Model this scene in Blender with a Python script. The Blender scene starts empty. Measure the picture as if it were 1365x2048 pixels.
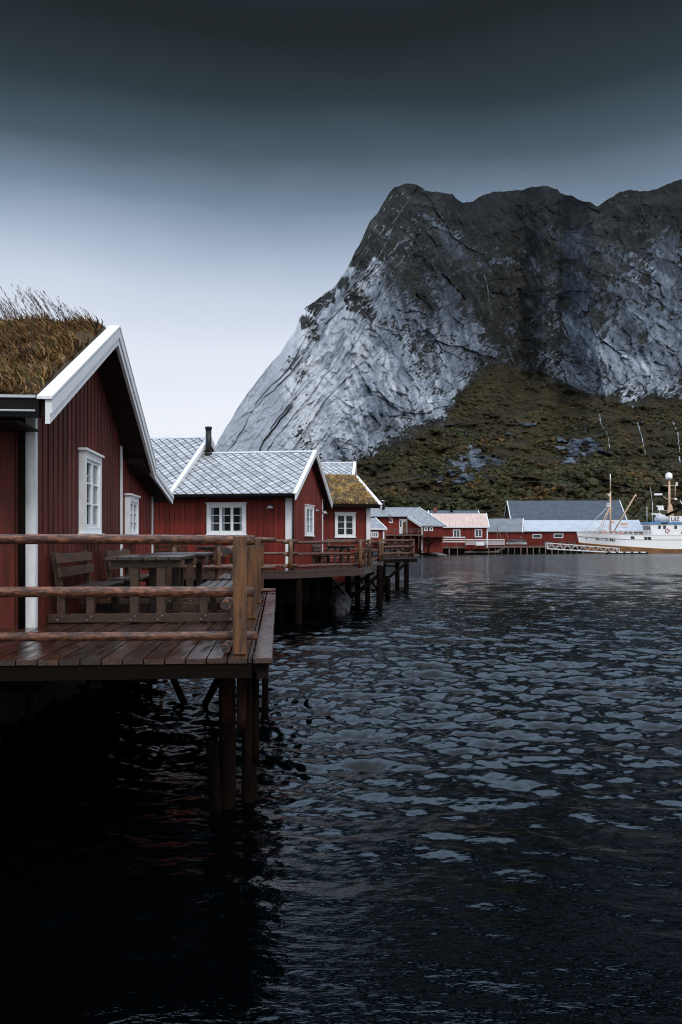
import bpy, bmesh, math, random
import numpy as np
from math import radians, sin, cos, tan, atan, pi, sqrt
from mathutils import Vector, Matrix
random.seed(7); RS = np.random.RandomState(11)
scene = bpy.context.scene
COL = scene.collection
# ------------------------------------------------------------------ camera
H = 2.9            # eye above the water (m)
DZ = H - 1.042     # deck level above the water
F = 1600.0; CX = 682.5; HY = 1081.0
cam_d = bpy.data.cameras.new('camera'); cam = bpy.data.objects.new('camera', cam_d); COL.objects.link(cam)
cam.location = (0, 0, H); cam.rotation_euler = (pi/2, 0, 0)
cam_d.sensor_fit = 'VERTICAL'; cam_d.sensor_height = 36; cam_d.sensor_width = 24
cam_d.lens = F*36/2048; cam_d.shift_y = (HY-1024)/2048
cam_d.clip_start = .1; cam_d.clip_end = 6000
scene.camera = cam
# ------------------------------------------------------------------ sky
w = bpy.data.worlds.new('World'); scene.world = w; w.use_nodes = True
nt = w.node_tree; N = nt.nodes; LK = nt.links; N.clear()
SUN_EL, SUN_AZ = 46.0, 152.0      # sun behind the camera, a little to the right, above the overcast
def ramp(nodes, stops, interp='LINEAR'):
    r = nodes.new('ShaderNodeValToRGB'); cr = r.color_ramp; cr.interpolation = interp
    while len(cr.elements) > 1: cr.elements.remove(cr.elements[-1])
    cr.elements[0].position = stops[0][0]; cr.elements[0].color = (*stops[0][1], 1)
    for p, c in stops[1:]:
        e = cr.elements.new(p); e.color = (*c, 1)
    return r
def mathn(nodes, links, op, a, b=None, c=None, clamp=False):
    m = nodes.new('ShaderNodeMath'); m.operation = op; m.use_clamp = clamp
    for i, v in enumerate((a, b, c)):
        if v is None: continue
        if isinstance(v, (int, float)): m.inputs[i].default_value = v
        else: links.new(v, m.inputs[i])
    return m.outputs[0]
tc = N.new('ShaderNodeTexCoord')
sx = N.new('ShaderNodeSeparateXYZ'); LK.new(tc.outputs['Generated'], sx.inputs[0])
mp = N.new('ShaderNodeMapping'); mp.inputs['Scale'].default_value = (2.2, 2.2, 5.5); LK.new(tc.outputs['Generated'], mp.inputs[0])
cn = N.new('ShaderNodeTexNoise'); cn.inputs['Scale'].default_value = 1.0; cn.inputs['Detail'].default_value = 5; LK.new(mp.outputs[0], cn.inputs['Vector'])
el = mathn(N, LK, 'ARCSINE', sx.outputs[2])
el = mathn(N, LK, 'MULTIPLY', el, 2/pi)                       # 0 at the horizon, 1 overhead
nz = mathn(N, LK, 'MULTIPLY_ADD', cn.outputs['Fac'], .05, -.025)
el = mathn(N, LK, 'ADD', el, nz)
d = lambda a: a/90.0
front = ramp(N, [(0, (.87, .91, .98)), (d(9), (.85, .89, .97)), (d(13.5), (.76, .81, .915)), (d(17), (.59, .66, .79)), (d(20), (.365, .45, .585)),
                 (d(22.5), (.185, .252, .342)), (d(25.5), (.073, .110, .146)), (d(29), (.030, .045, .056)), (d(33), (.0145, .0195, .022)),
                 (d(36), (.02, .027, .035)), (d(39), (.48, .70, 1.0)), (d(43), (1.25, 1.68, 2.3)), (d(60), (1.35, 1.76, 2.35)), (d(75), (1.25, 1.44, 1.75)), (1, (1.2, 1.3, 1.45))])  # bright band overhead, added to brighten the water glints
back = ramp(N, [(0, (.75, .80, .88)), (d(25), (1.0, 1.06, 1.16)), (d(60), (1.15, 1.23, 1.35)), (1, (1.2, 1.3, 1.45))])
LK.new(el, front.inputs[0]); LK.new(el, back.inputs[0])
mr = N.new('ShaderNodeMapRange'); mr.interpolation_type = 'SMOOTHSTEP'
mr.inputs[1].default_value = -.35; mr.inputs[2].default_value = .35; LK.new(sx.outputs[1], mr.inputs[0])
cm = N.new('ShaderNodeMix'); cm.data_type = 'RGBA'
LK.new(mr.outputs[0], cm.inputs[0]); LK.new(back.outputs[0], cm.inputs[6]); LK.new(front.outputs[0], cm.inputs[7])
sky = N.new('ShaderNodeTexSky'); sky.sky_type = 'NISHITA'; sky.sun_disc = False
sky.sun_elevation = radians(SUN_EL); sky.sun_rotation = radians(SUN_AZ)
b1 = N.new('ShaderNodeBackground'); b1.inputs[1].default_value = .05; LK.new(sky.outputs[0], b1.inputs[0])
b2 = N.new('ShaderNodeBackground'); b2.inputs[1].default_value = 1.0; LK.new(cm.outputs[2], b2.inputs[0])
mx = N.new('ShaderNodeMixShader'); mx.inputs[0].default_value = .99    # nearly closed cloud cover
LK.new(b1.outputs[0], mx.inputs[1]); LK.new(b2.outputs[0], mx.inputs[2])
ow = N.new('ShaderNodeOutputWorld'); LK.new(mx.outputs[0], ow.inputs[0])
# ------------------------------------------------------------------ sun (diffused by the overcast)
sd_ = bpy.data.lights.new('sun', 'SUN'); sd_.energy = 1.5; sd_.angle = radians(14); sd_.color = (1, .97, .93)
so = bpy.data.objects.new('sun', sd_); COL.objects.link(so)
_az = radians(SUN_AZ); _e = radians(SUN_EL)
so.rotation_euler = Vector((sin(_az)*cos(_e), cos(_az)*cos(_e), sin(_e))).to_track_quat('Z', 'Y').to_euler()
scene.cycles.filter_width = 1.15 if hasattr(scene, 'cycles') else 1
vs = scene.view_settings; vs.view_transform = 'Standard'; vs.look = 'None'; vs.exposure = 0; vs.gamma = 1; vs.use_curve_mapping = False

# ------------------------------------------------------------------ helpers
def P(px, py, Y):                     # a point of the photograph at distance Y
    return Vector(((px-CX)*Y/F, Y, H-(py-HY)*Y/F))
def tag(o, label=None, cat=None, group=None, kind=None):
    if label: o['label'] = label
    if cat: o['category'] = cat
    if group: o['group'] = group
    if kind: o['kind'] = kind
    return o
def thing(name, label, cat, loc=(0, 0, 0), th=0, group=None):
    o = bpy.data.objects.new(name, None); COL.objects.link(o); o.empty_display_size = .3
    o.location = loc; o.rotation_euler = (0, 0, th)
    return tag(o, label, cat, group)
def link_mesh(name, me, mat, parent=None):
    o = bpy.data.objects.new(name, me); COL.objects.link(o)
    for m in (mat if isinstance(mat, (list, tuple)) else [mat]): me.materials.append(m)
    if parent: o.parent = parent
    return o
def np_mesh(name, verts, faces, mat, parent=None, smooth=True, fattr=None, vattr=None):
    """faces: (n,4) or (n,3) int array, or list of such arrays"""
    me = bpy.data.meshes.new(name)
    fl = faces if isinstance(faces, list) else [faces]
    verts = np.asarray(verts, np.float32)
    loops = np.concatenate([f.ravel() for f in fl]).astype(np.int32)
    sizes = np.concatenate([np.full(len(f), f.shape[1], np.int32) for f in fl])
    starts = np.concatenate([[0], np.cumsum(sizes)[:-1]]).astype(np.int32)
    me.vertices.add(len(verts)); me.vertices.foreach_set('co', verts.ravel())
    me.loops.add(len(loops)); me.loops.foreach_set('vertex_index', loops)
    me.polygons.add(len(sizes)); me.polygons.foreach_set('loop_start', starts); me.polygons.foreach_set('loop_total', sizes)
    me.polygons.foreach_set('use_smooth', np.full(len(sizes), smooth, bool))
    me.update(calc_edges=True); me.validate()
    for k, a in (fattr or {}).items():
        at = me.attributes.new(k, 'FLOAT', 'FACE'); at.data.foreach_set('value', np.asarray(a, np.float32))
    for k, a in (vattr or {}).items():
        at = me.attributes.new(k, 'FLOAT', 'POINT'); at.data.foreach_set('value', np.asarray(a, np.float32))
    return link_mesh(name, me, mat, parent)
class MB:
    def __init__(s): s.v = []; s.f = []; s.r = []; s.sm = []
    def poly(s, pts, r=None, sm=False):
        b = len(s.v); s.v += [tuple(p) for p in pts]; s.f.append(list(range(b, b+len(pts)))); s.r.append(random.random() if r is None else r); s.sm.append(sm); return s
    def faces(s, pts, fs, r=None, sm=False):
        r = random.random() if r is None else r
        b = len(s.v); s.v += [tuple(p) for p in pts]
        for f in fs: s.f.append([b+i for i in f]); s.r.append(r); s.sm.append(sm)
        return s
    def hexa(s, p, r=None):            # p: 4 bottom + 4 top
        return s.faces(p, [(3, 2, 1, 0), (4, 5, 6, 7), (0, 1, 5, 4), (1, 2, 6, 5), (2, 3, 7, 6), (3, 0, 4, 7)], r)
    def box(s, x0, x1, y0, y1, z0, z1, r=None):
        return s.hexa([(x0, y0, z0), (x1, y0, z0), (x1, y1, z0), (x0, y1, z0), (x0, y0, z1), (x1, y0, z1), (x1, y1, z1), (x0, y1, z1)], r)
    def beam(s, p0, p1, w, h, up=(0, 0, 1), r=None):
        p0 = Vector(p0); p1 = Vector(p1); a = (p1-p0).normalized(); u = Vector(up)
        sd = a.cross(u)
        if sd.length < 1e-4: sd = a.cross(Vector((1, 0, 0)))
        sd.normalize(); u = sd.cross(a).normalized(); sd *= w/2; u *= h/2
        return s.hexa([p0-sd-u, p0+sd-u, p1+sd-u, p1-sd-u, p0-sd+u, p0+sd+u, p1+sd+u, p1-sd+u], r)
    def prism(s, pts, ext, r=None):    # planar polygon swept along ext
        n = len(pts); e = Vector(ext); q = [Vector(p) for p in pts]+[Vector(p)+e for p in pts]
        return s.faces(q, [tuple(range(n-1, -1, -1)), tuple(range(n, 2*n))]+[(i, (i+1) % n, n+(i+1) % n, n+i) for i in range(n)], r)
    def tube(s, p0, p1, r0, r1=None, seg=8, n=1, wob=0., bend=0., r=None, sm=True):
        r1 = r0 if r1 is None else r1; p0 = Vector(p0); p1 = Vector(p1); a = (p1-p0).normalized()
        u = a.cross(Vector((0, 0, 1)))
        if u.length < 1e-3: u = Vector((1, 0, 0))
        u.normalize(); v = a.cross(u); pts = []; ph = random.random()*6
        for i in range(n+1):
            t = i/n; c = p0.lerp(p1, t); rr = r0+(r1-r0)*t
            if n > 1: c = c+u*bend*sin(t*pi*1.7+ph)+v*bend*.6*sin(t*pi*2.3+ph*2)
            for k in range(seg):
                q = 2*pi*k/seg; pts.append(c+(u*cos(q)+v*sin(q))*rr*(1+wob*(random.random()-.5)))
        fs = []
        for i in range(n):
            for k in range(seg): fs.append((i*seg+k, i*seg+(k+1) % seg, (i+1)*seg+(k+1) % seg, (i+1)*seg+k))
        r = random.random() if r is None else r
        b = len(s.v); s.v += [tuple(p) for p in pts]
        for f in fs: s.f.append([b+i for i in f]); s.r.append(r); s.sm.append(sm)
        s.f.append([b+i for i in range(seg-1, -1, -1)]); s.r.append(r); s.sm.append(False)
        s.f.append([b+n*seg+i for i in range(seg)]); s.r.append(r); s.sm.append(False)
        return s
    def ball(s, c, rx, ry=None, rz=None, seg=12, ring=8, r=None):
        ry = rx if ry is None else ry; rz = rx if rz is None else rz; pts = []; fs = []
        for i in range(ring+1):
            a = pi*i/ring-pi/2
            for k in range(seg):
                q = 2*pi*k/seg; pts.append((c[0]+rx*cos(a)*cos(q), c[1]+ry*cos(a)*sin(q), c[2]+rz*sin(a)))
        for i in range(ring):
            for k in range(seg): fs.append((i*seg+k, i*seg+(k+1) % seg, (i+1)*seg+(k+1) % seg, (i+1)*seg+k))
        return s.faces(pts, fs, r, True)
    def build(s, name, mat, parent=None, bevel=0.):
        me = bpy.data.meshes.new(name); me.from_pydata(s.v, [], s.f)
        at = me.attributes.new('rnd', 'FLOAT', 'FACE'); at.data.foreach_set('value', np.array(s.r, np.float32))
        me.polygons.foreach_set('use_smooth', np.array(s.sm, bool))
        bm = bmesh.new(); bm.from_mesh(me); bmesh.ops.remove_doubles(bm, verts=bm.verts, dist=1e-6)
        bmesh.ops.recalc_face_normals(bm, faces=bm.faces)
        if bevel:
            eds = [e for e in bm.edges if len(e.link_faces) == 2 and e.calc_face_angle(0) > 1.0]
            bmesh.ops.bevel(bm, geom=eds, offset=bevel, segments=1, affect='EDGES', clamp_overlap=True)
        bm.to_mesh(me); bm.free()
        return link_mesh(name, me, mat, parent)
# --- numpy gradient noise
_perm = RS.permutation(256); _perm = np.concatenate([_perm, _perm, _perm])
_ga = RS.rand(256)*2*pi; _gx, _gy = np.cos(_ga), np.sin(_ga)
def pn(x, y, seed=0):
    x = np.asarray(x, float)+seed*17.31; y = np.asarray(y, float)+seed*5.77
    xi = np.floor(x).astype(int); yi = np.floor(y).astype(int); xf = x-xi; yf = y-yi
    xi &= 255; yi &= 255; u = xf**3*(xf*(xf*6-15)+10); v = yf**3*(yf*(yf*6-15)+10)
    def g(ix, iy, fx, fy):
        h = _perm[_perm[ix & 255]+(iy & 255)]; return _gx[h]*fx+_gy[h]*fy
    a = g(xi, yi, xf, yf); b = g(xi+1, yi, xf-1, yf); c = g(xi, yi+1, xf, yf-1); e = g(xi+1, yi+1, xf-1, yf-1)
    return ((a+u*(b-a))*(1-v)+(c+u*(e-c))*v)*1.5
def fbm(x, y, o=4, seed=0, gain=.5):
    s = 0; a = 1; t = 0
    for i in range(o): s = s+a*pn(x*2**i, y*2**i, seed+i*3); t += a; a *= gain
    return s/t
def ridged(x, y, o=3, seed=0):
    s = 0; a = 1; t = 0
    for i in range(o): s = s+a*(1-np.abs(pn(x*2**i, y*2**i, seed+i*5))*1.6); t += a; a *= .5
    return s/t
def sstep(a, b, x):
    t = np.clip((x-a)/(b-a), 0, 1); return t*t*(3-2*t)

# ------------------------------------------------------------------ materials
def M(name, col, rough=.6, col2=None, nscale=4., stretch=(1, 1, 1), sharp=(.35, .65), bump=0., bscale=None, rnd=0., rough2=None, spec=.5, metal=0., detail=6, bstretch=None, bdist=.02):
    m = bpy.data.materials.new(name); m.use_nodes = True; t = m.node_tree; n = t.nodes; l = t.links
    b = n['Principled BSDF']; b.inputs['Roughness'].default_value = rough; b.inputs['Specular IOR Level'].default_value = spec; b.inputs['Metallic'].default_value = metal
    tc = n.new('ShaderNodeTexCoord'); mp = n.new('ShaderNodeMapping'); mp.inputs['Scale'].default_value = stretch; l.new(tc.outputs['Object'], mp.inputs[0])
    ns = n.new('ShaderNodeTexNoise'); ns.inputs['Scale'].default_value = nscale; ns.inputs['Detail'].default_value = detail; ns.inputs['Roughness'].default_value = .6; l.new(mp.outputs[0], ns.inputs['Vector'])
    rp = ramp(n, [(sharp[0], (0, 0, 0)), (sharp[1], (1, 1, 1))]); l.new(ns.outputs['Fac'], rp.inputs[0])
    mix = n.new('ShaderNodeMix'); mix.data_type = 'RGBA'; mix.inputs[6].default_value = (*col, 1); mix.inputs[7].default_value = (*(col2 or tuple(c*.75 for c in col)), 1)
    l.new(rp.outputs[0], mix.inputs[0]); out = mix.outputs[2]
    if rnd:
        at = n.new('ShaderNodeAttribute'); at.attribute_name = 'rnd'
        k = mathn(n, l, 'MULTIPLY_ADD', at.outputs['Fac'], 2*rnd, 1-rnd)
        vm = n.new('ShaderNodeVectorMath'); vm.operation = 'SCALE'; l.new(out, vm.inputs[0]); l.new(k, vm.inputs['Scale']); out = vm.outputs[0]
    l.new(out, b.inputs['Base Color'])
    if rough2 is not None:
        n3 = n.new('ShaderNodeTexNoise'); n3.inputs['Scale'].default_value = nscale*.6; n3.inputs['Detail'].default_value = 4; l.new(mp.outputs[0], n3.inputs['Vector'])
        mr = n.new('ShaderNodeMapRange'); mr.inputs[1].default_value = .35; mr.inputs[2].default_value = .65; mr.inputs[3].default_value = rough; mr.inputs[4].default_value = rough2
        l.new(n3.outputs['Fac'], mr.inputs[0]); l.new(mr.outputs[0], b.inputs['Roughness'])
    if bump:
        src = ns
        if bscale:
            src = n.new('ShaderNodeTexNoise'); src.inputs['Scale'].default_value = bscale; src.inputs['Detail'].default_value = 6
            if bstretch:
                m2 = n.new('ShaderNodeMapping'); m2.inputs['Scale'].default_value = bstretch; l.new(tc.outputs['Object'], m2.inputs[0]); l.new(m2.outputs[0], src.inputs['Vector'])
            else: l.new(mp.outputs[0], src.inputs['Vector'])
        bp = n.new('ShaderNodeBump'); bp.inputs['Strength'].default_value = bump; bp.inputs['Distance'].default_value = bdist
        l.new(src.outputs['Fac'], bp.inputs['Height']); l.new(bp.outputs[0], b.inputs['Normal'])
    return m
MAT = {}
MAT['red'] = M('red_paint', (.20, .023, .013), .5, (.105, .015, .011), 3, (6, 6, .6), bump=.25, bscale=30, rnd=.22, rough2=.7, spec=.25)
MAT['red_dim'] = M('red_paint_dim', (.105, .019, .011), .5, (.058, .012, .009), 3, (6, 6, .6), bump=.25, bscale=30, rnd=.22, rough2=.7, spec=.25)  # red paint with corner vignette darkening put into its colour
MAT['white'] = M('white_paint', (.83, .84, .855), .45, (.69, .71, .73), 5, (3, 3, 1), bump=.12, bscale=25, rnd=.05)
MAT['soffit'] = M('dark_soffit', (.035, .012, .009), .7, (.02, .009, .008), 4, (1, 8, 8), rnd=.2, spec=.2)
MAT['black'] = M('black_metal', (.010, .011, .012), .4, (.016, .016, .017), 6, spec=.3)
MAT['gutter'] = M('dark_gutter', (.0045, .005, .0055), .45, (.008, .008, .008), 6, spec=.12)
MAT['slate'] = M('slate', (.44, .45, .465), .32, (.34, .35, .365), 5, (1, 1, 1), bump=.2, bscale=40, rnd=.26, rough2=.5)
MAT['slate_base'] = M('slate_underlay', (.008, .009, .010), .9, spec=.1)
MAT['zinc'] = M('zinc_ridge', (.55, .57, .6), .35, (.42, .44, .47), 4)
MAT['deck'] = M('wet_decking', (.055, .022, .011), .07, (.016, .008, .006), 2.2, (9, .9, 9), bump=.14, bscale=6, bstretch=(14, 1, 14), rnd=.5, rough2=.34, spec=.7)
MAT['edge'] = M('wet_edge_board', (.055, .026, .017), .10, (.022, .012, .009), 2.5, (4, .8, 4), bump=.16, bscale=5, bstretch=(3, 6, 3), rnd=.1, rough2=.3, spec=.8)
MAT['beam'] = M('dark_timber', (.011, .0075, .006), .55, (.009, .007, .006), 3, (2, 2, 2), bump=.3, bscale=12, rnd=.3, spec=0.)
MAT['pile'] = M('pile_timber', (.0095, .0060, .0048), .6, (.004, .0034, .003), 3, (5, 5, .8), bump=.4, bscale=12, rnd=.35, spec=0.)  # colour taken near black to stand in for shade under the decks
MAT['fascia'] = M('wet_fascia_board', (.055, .030, .023), .4, (.028, .017, .014), 3, (1, 1, 4), bump=.3, bscale=10, spec=.3)
MAT['stub'] = M('shaded_timber_stub', (.026, .012, .008), .6, (.010, .006, .005), 3, (5, 5, .8), bump=.4, bscale=12, spec=0.)  # post timber darkened, shade under the deck put into the colour
MAT['post'] = M('treated_post', (.15, .062, .019), .45, (.040, .019, .010), 2.4, (6, 6, .9), (.38, .62), bump=.4, bscale=14, rnd=.15)
MAT['log'] = M('bare_log', (.215, .082, .040), .28, (.045, .018, .010), 4.5, (2.2, 6, 6), (.36, .56), bump=.4, bscale=9, rnd=.15, spec=.5)
MAT['log_end'] = M('log_end', (.03, .024, .02), .7, (.015, .012, .01), 20)
MAT['bench'] = M('picnic_timber', (.075, .036, .017), .4, (.030, .017, .010), 3, (6, 1, 6), bump=.35, bscale=12, rnd=.25, rough2=.55)
MAT['bench_top'] = M('wet_table_boards', (.050, .034, .026), .14, (.024, .018, .014), 3, (8, 1, 8), bump=.3, bscale=12, rnd=.25, rough2=.4)
MAT['steel'] = M('bolt_steel', (.3, .31, .32), .3, metal=.8)
MAT['interior'] = M('dark_interior', (.012, .012, .013), .9)
MAT['curtain'] = M('curtain_cloth', (.52, .54, .57), .9, (.42, .44, .47), 6)
MAT['lamp'] = M('galvanised_lamp', (.45, .46, .48), .35, metal=.5)
MAT['rock'] = M('wet_shore_rock', (.014, .0145, .015), .7, (.006, .006, .006), 1.2, bump=.6, bscale=4, bdist=.1, rough2=.75, spec=.12)
MAT['boulder'] = M('shaded_boulder', (.045, .048, .052), .8, (.022, .024, .027), 4, bump=.5, bscale=8)  # stone colour darkened for the shadow under the deck
def glass_mat():
    m = bpy.data.materials.new('window_glass'); m.use_nodes = True; t = m.node_tree; n = t.nodes; l = t.links; n.clear()
    o = n.new('ShaderNodeOutputMaterial'); tr = n.new('ShaderNodeBsdfTransparent'); tr.inputs[0].default_value = (.86, .9, .92, 1)
    g = n.new('ShaderNodeBsdfGlossy'); g.inputs['Roughness'].default_value = .02; fr = n.new('ShaderNodeFresnel'); fr.inputs[0].default_value = 1.5
    a = mathn(n, l, 'MULTIPLY_ADD', fr.outputs[0], .42, .0, True); mx = n.new('ShaderNodeMixShader')
    l.new(a, mx.inputs[0]); l.new(tr.outputs[0], mx.inputs[1]); l.new(g.outputs[0], mx.inputs[2]); l.new(mx.outputs[0], o.inputs[0]); return m
MAT['glass'] = glass_mat()
MAT['glass_dark'] = M('dark_pane', (.012, .014, .016), .06, spec=.6)
MAT['grey_slate'] = M('weathered_slate_roof', (.30, .315, .335), .55, (.17, .18, .195), 1.6, (1, 1, 1), bump=.4, bscale=5, rnd=.12, bdist=.05)
MAT['metal_roof'] = M('blue_grey_sheet_roof', (.065, .083, .110), .45, (.042, .055, .075), .8, rnd=.12, spec=.3)
MAT['pink_roof'] = M('faded_pink_roof', (.62, .47, .42), .6, (.47, .34, .30), 1.2, (4, .5, .5), rnd=.1)
MAT['white_roof'] = M('pale_sheet_roof', (.44, .47, .51), .5, (.36, .39, .43), .5, rnd=.04)
MAT['brick'] = M('red_brick', (.25, .065, .045), .8, (.15, .05, .04), 6)
MAT['hull'] = M('hull_paint', (.90, .905, .91), .35, (.82, .83, .84), .8, (1, 1, .4), (.5, .8))
MAT['boot'] = M('rusty_boot_top', (.30, .125, .035), .6, (.13, .06, .025), .9, (.5, .5, 1.4), (.38, .6))
MAT['orange'] = M('mast_paint', (.68, .47, .32), .5, (.58, .38, .25), 1.5)
MAT['buoy'] = M('buoy_orange', (.70, .17, .06), .5)
MAT['blue'] = M('blue_trim', (.12, .30, .55), .4)
MAT['ink'] = M('black_lettering', (.02, .022, .025), .5)
MAT['grey_plank'] = M('weathered_planks', (.15, .105, .08), .6, (.07, .05, .04), 2, (1, 1, 1), rnd=.35)
MAT['greydeck'] = M('grey_concrete_slip', (.14, .14, .14), .7, (.08, .08, .08), 1)
MAT['fall'] = M('falling_water', (.50, .54, .58), .5, (.22, .25, .28), .25, (1, 1, .2), (.3, .7))
MAT['cable'] = M('power_cable', (.14, .15, .16), .5)
MAT['ring'] = M('lifebuoy_red', (.5, .06, .05), .5)
def grass_mat(name, cols):
    m = bpy.data.materials.new(name); m.use_nodes = True; t = m.node_tree; n = t.nodes; l = t.links; b = n['Principled BSDF']; b.inputs['Roughness'].default_value = .75
    b.inputs['Specular IOR Level'].default_value = .15
    at = n.new('ShaderNodeAttribute'); at.attribute_name = 'rnd'; r = ramp(n, [(i/(len(cols)-1), c) for i, c in enumerate(cols)]); l.new(at.outputs['Fac'], r.inputs[0]); l.new(r.outputs[0], b.inputs['Base Color']); return m
MAT['turf'] = M('sod', (.07, .04, .018), .9, (.035, .028, .012), 3, bump=.6, bscale=20)
MAT['grass_brown'] = grass_mat('autumn_grass', [(.03, .02, .013), (.095, .05, .021), (.20, .105, .04), (.38, .24, .11), (.14, .105, .032), (.06, .075, .022)])
MAT['grass_gold'] = grass_mat('golden_grass', [(.30, .15, .055), (.50, .28, .11), (.66, .43, .19), (.72, .55, .30), (.46, .38, .08), (.20, .24, .04)])
MAT['stalk'] = grass_mat('dry_stalks', [(.02, .018, .016), (.05, .035, .025), (.09, .06, .035), (.14, .10, .06)])
MAT['shrub'] = grass_mat('hillside_shrub', [(.010, .013, .007), (.022, .027, .011), (.042, .042, .014), (.034, .028, .014), (.075, .048, .018), (.16, .08, .022)])

# ------------------------------------------------------------------ water
def make_water():
    rows = [3.2]
    while rows[-1] < 215: rows.append(rows[-1]+.013+rows[-1]**2/8500)
    Yr = np.array(rows); nc = 740
    s = np.linspace(-1, 1, nc)
    X = s[None, :]*(.56*Yr[:, None]+3.5); Y = np.repeat(Yr[:, None], nc, 1)
    cell = np.maximum(np.gradient(Yr)[:, None], (X[:, 1]-X[:, 0])[:, None])
    Z = np.zeros_like(X); DX = np.zeros_like(X); DY = np.zeros_like(X)
    wx = X+.10*pn(X*.5, Y*.5, 3)+.6*pn(X*.11, Y*.11, 4); wy = Y+.10*pn(X*.5, Y*.5, 5)+.6*pn(X*.11, Y*.11, 6)
    gust = .75+.5*pn(X*.05, Y*.035, 9)+.35*sstep(40, 120, Y)
    calm = sstep(4.7, 13.5, Y)*.92+.07
    for i in range(84):
        lam = .115*(18.5**(i/83.0))*(1+.15*RS.rand()); k = 2*pi/lam
        a = radians(-94+RS.randn()*(46 if lam < .34 else 23))          # travelling towards the viewer, wide spread
        kx, ky = k*cos(a), k*sin(a); ph = RS.rand()*2*pi
        slope = .058 if lam < .34 else (.070 if lam < .85 else .030)
        amp = slope/k*sstep(2.2, 5, lam/cell)
        th = kx*wx+ky*wy+ph
        Z += amp*np.cos(th); q = .75*amp*np.sin(th); DX += q*cos(a); DY += q*sin(a)
    Z *= gust*calm; DX *= gust*calm; DY *= gust*calm
    V = np.stack([X+DX, Y+DY, Z], -1).reshape(-1, 3)
    nr = len(Yr); i = np.arange(nr-1)[:, None]*nc+np.arange(nc-1)[None, :]
    Fq = np.stack([i, i+1, i+nc+1, i+nc], -1).reshape(-1, 4)
    b = len(V); big = np.array([(-900, -300, -.45), (900, -300, -.45), (900, 900, -.45), (-900, 900, -.45)])
    V = np.concatenate([V, big]); Fq = np.concatenate([Fq, [[b, b+1, b+2, b+3]]])
    m = bpy.data.materials.new('sea_water'); m.use_nodes = True; t = m.node_tree; n = t.nodes; l = t.links
    p = n['Principled BSDF']; p.inputs['Base Color'].default_value = (.0002, .0006, .0009, 1); p.inputs['Roughness'].default_value = .035; p.inputs['IOR'].default_value = 1.40; p.inputs['Specular Tint'].default_value = (.9, .97, 1, 1)
    tc = n.new('ShaderNodeTexCoord')
    mp = n.new('ShaderNodeMapping'); mp.inputs['Scale'].default_value = (1, 2.0, 1); l.new(tc.outputs['Object'], mp.inputs[0])
    n1 = n.new('ShaderNodeTexNoise'); n1.inputs['Scale'].default_value = 1.15; n1.inputs['Detail'].default_value = 3; l.new(mp.outputs[0], n1.inputs['Vector'])
    n2 = n.new('ShaderNodeTexNoise'); n2.inputs['Scale'].default_value = 7.0; n2.inputs['Detail'].default_value = 3; l.new(mp.outputs[0], n2.inputs['Vector'])
    sp = n.new('ShaderNodeSeparateXYZ'); l.new(tc.outputs['Object'], sp.inputs[0])
    far = n.new('ShaderNodeMapRange'); far.inputs[1].default_value = 12; far.inputs[2].default_value = 90; l.new(sp.outputs[1], far.inputs[0])
    h1 = mathn(n, l, 'MULTIPLY', n1.outputs['Fac'], far.outputs[0]); m3 = n.new('ShaderNodeMapping'); m3.inputs['Scale'].default_value = (.22, .05, 1); l.new(tc.outputs['Object'], m3.inputs[0])
    n3 = n.new('ShaderNodeTexNoise'); n3.inputs['Scale'].default_value = 1; n3.inputs['Detail'].default_value = 6; n3.inputs['Roughness'].default_value = .7; l.new(m3.outputs[0], n3.inputs['Vector'])
    pat = n.new('ShaderNodeMapRange'); pat.inputs[1].default_value = .38; pat.inputs[2].default_value = .62; pat.inputs[3].default_value = .14; pat.inputs[4].default_value = .52; l.new(n3.outputs['Fac'], pat.inputs[0])
    h1 = mathn(n, l, 'MULTIPLY', h1, pat.outputs[0])
    h = mathn(n, l, 'MULTIPLY_ADD', n2.outputs['Fac'], .008, h1)
    rgh = n.new('ShaderNodeMapRange'); rgh.inputs[1].default_value = 22; rgh.inputs[2].default_value = 130; rgh.inputs[3].default_value = .03; rgh.inputs[4].default_value = .16; l.new(sp.outputs[1], rgh.inputs[0]); l.new(rgh.outputs[0], p.inputs['Roughness'])
    bp = n.new('ShaderNodeBump'); bp.inputs['Strength'].default_value = 1; bp.inputs['Distance'].default_value = 1; l.new(h, bp.inputs['Height']); l.new(bp.outputs[0], p.inputs['Normal'])
    o = np_mesh('water', V, Fq, m); tag(o, 'dark rippled sea water filling the harbour', 'water', kind='structure')
make_water()

# ------------------------------------------------------------------ mountain
SKY = [(300, 1050), (380, 985), (425, 910), (437, 880), (455, 850), (480, 810), (500, 780), (520, 755), (545, 722), (560, 708), (578, 680), (590, 662), (603, 628), (612, 614), (625, 607), (650, 585), (672, 572), (690, 541), (700, 528), (710, 505), (725, 478), (740, 442), (755, 428), (765, 410), (780, 384), (790, 374), (810, 368), (832, 369), (846, 375), (850, 382), (870, 383), (905, 388), (912, 397), (925, 405), (945, 403), (965, 391), (985, 384), (1010, 382), (1050, 379), (1058, 374), (1095, 372), (1115, 378), (1120, 386), (1145, 392), (1165, 403), (1180, 404), (1195, 412), (1215, 400), (1240, 384), (1262, 380), (1280, 382), (1300, 382), (1320, 375), (1345, 364), (1365, 359), (1420, 345), (1500, 352), (1620, 380)]
BND = [(300, 1060), (430, 985), (560, 965), (640, 948), (690, 935), (720, 925), (760, 905), (800, 885), (850, 868), (885, 845), (915, 800), (950, 760), (985, 742), (1020, 734), (1060, 745), (1110, 768), (1160, 788), (1220, 800), (1290, 805), (1365, 795), (1620, 790)]
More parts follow.
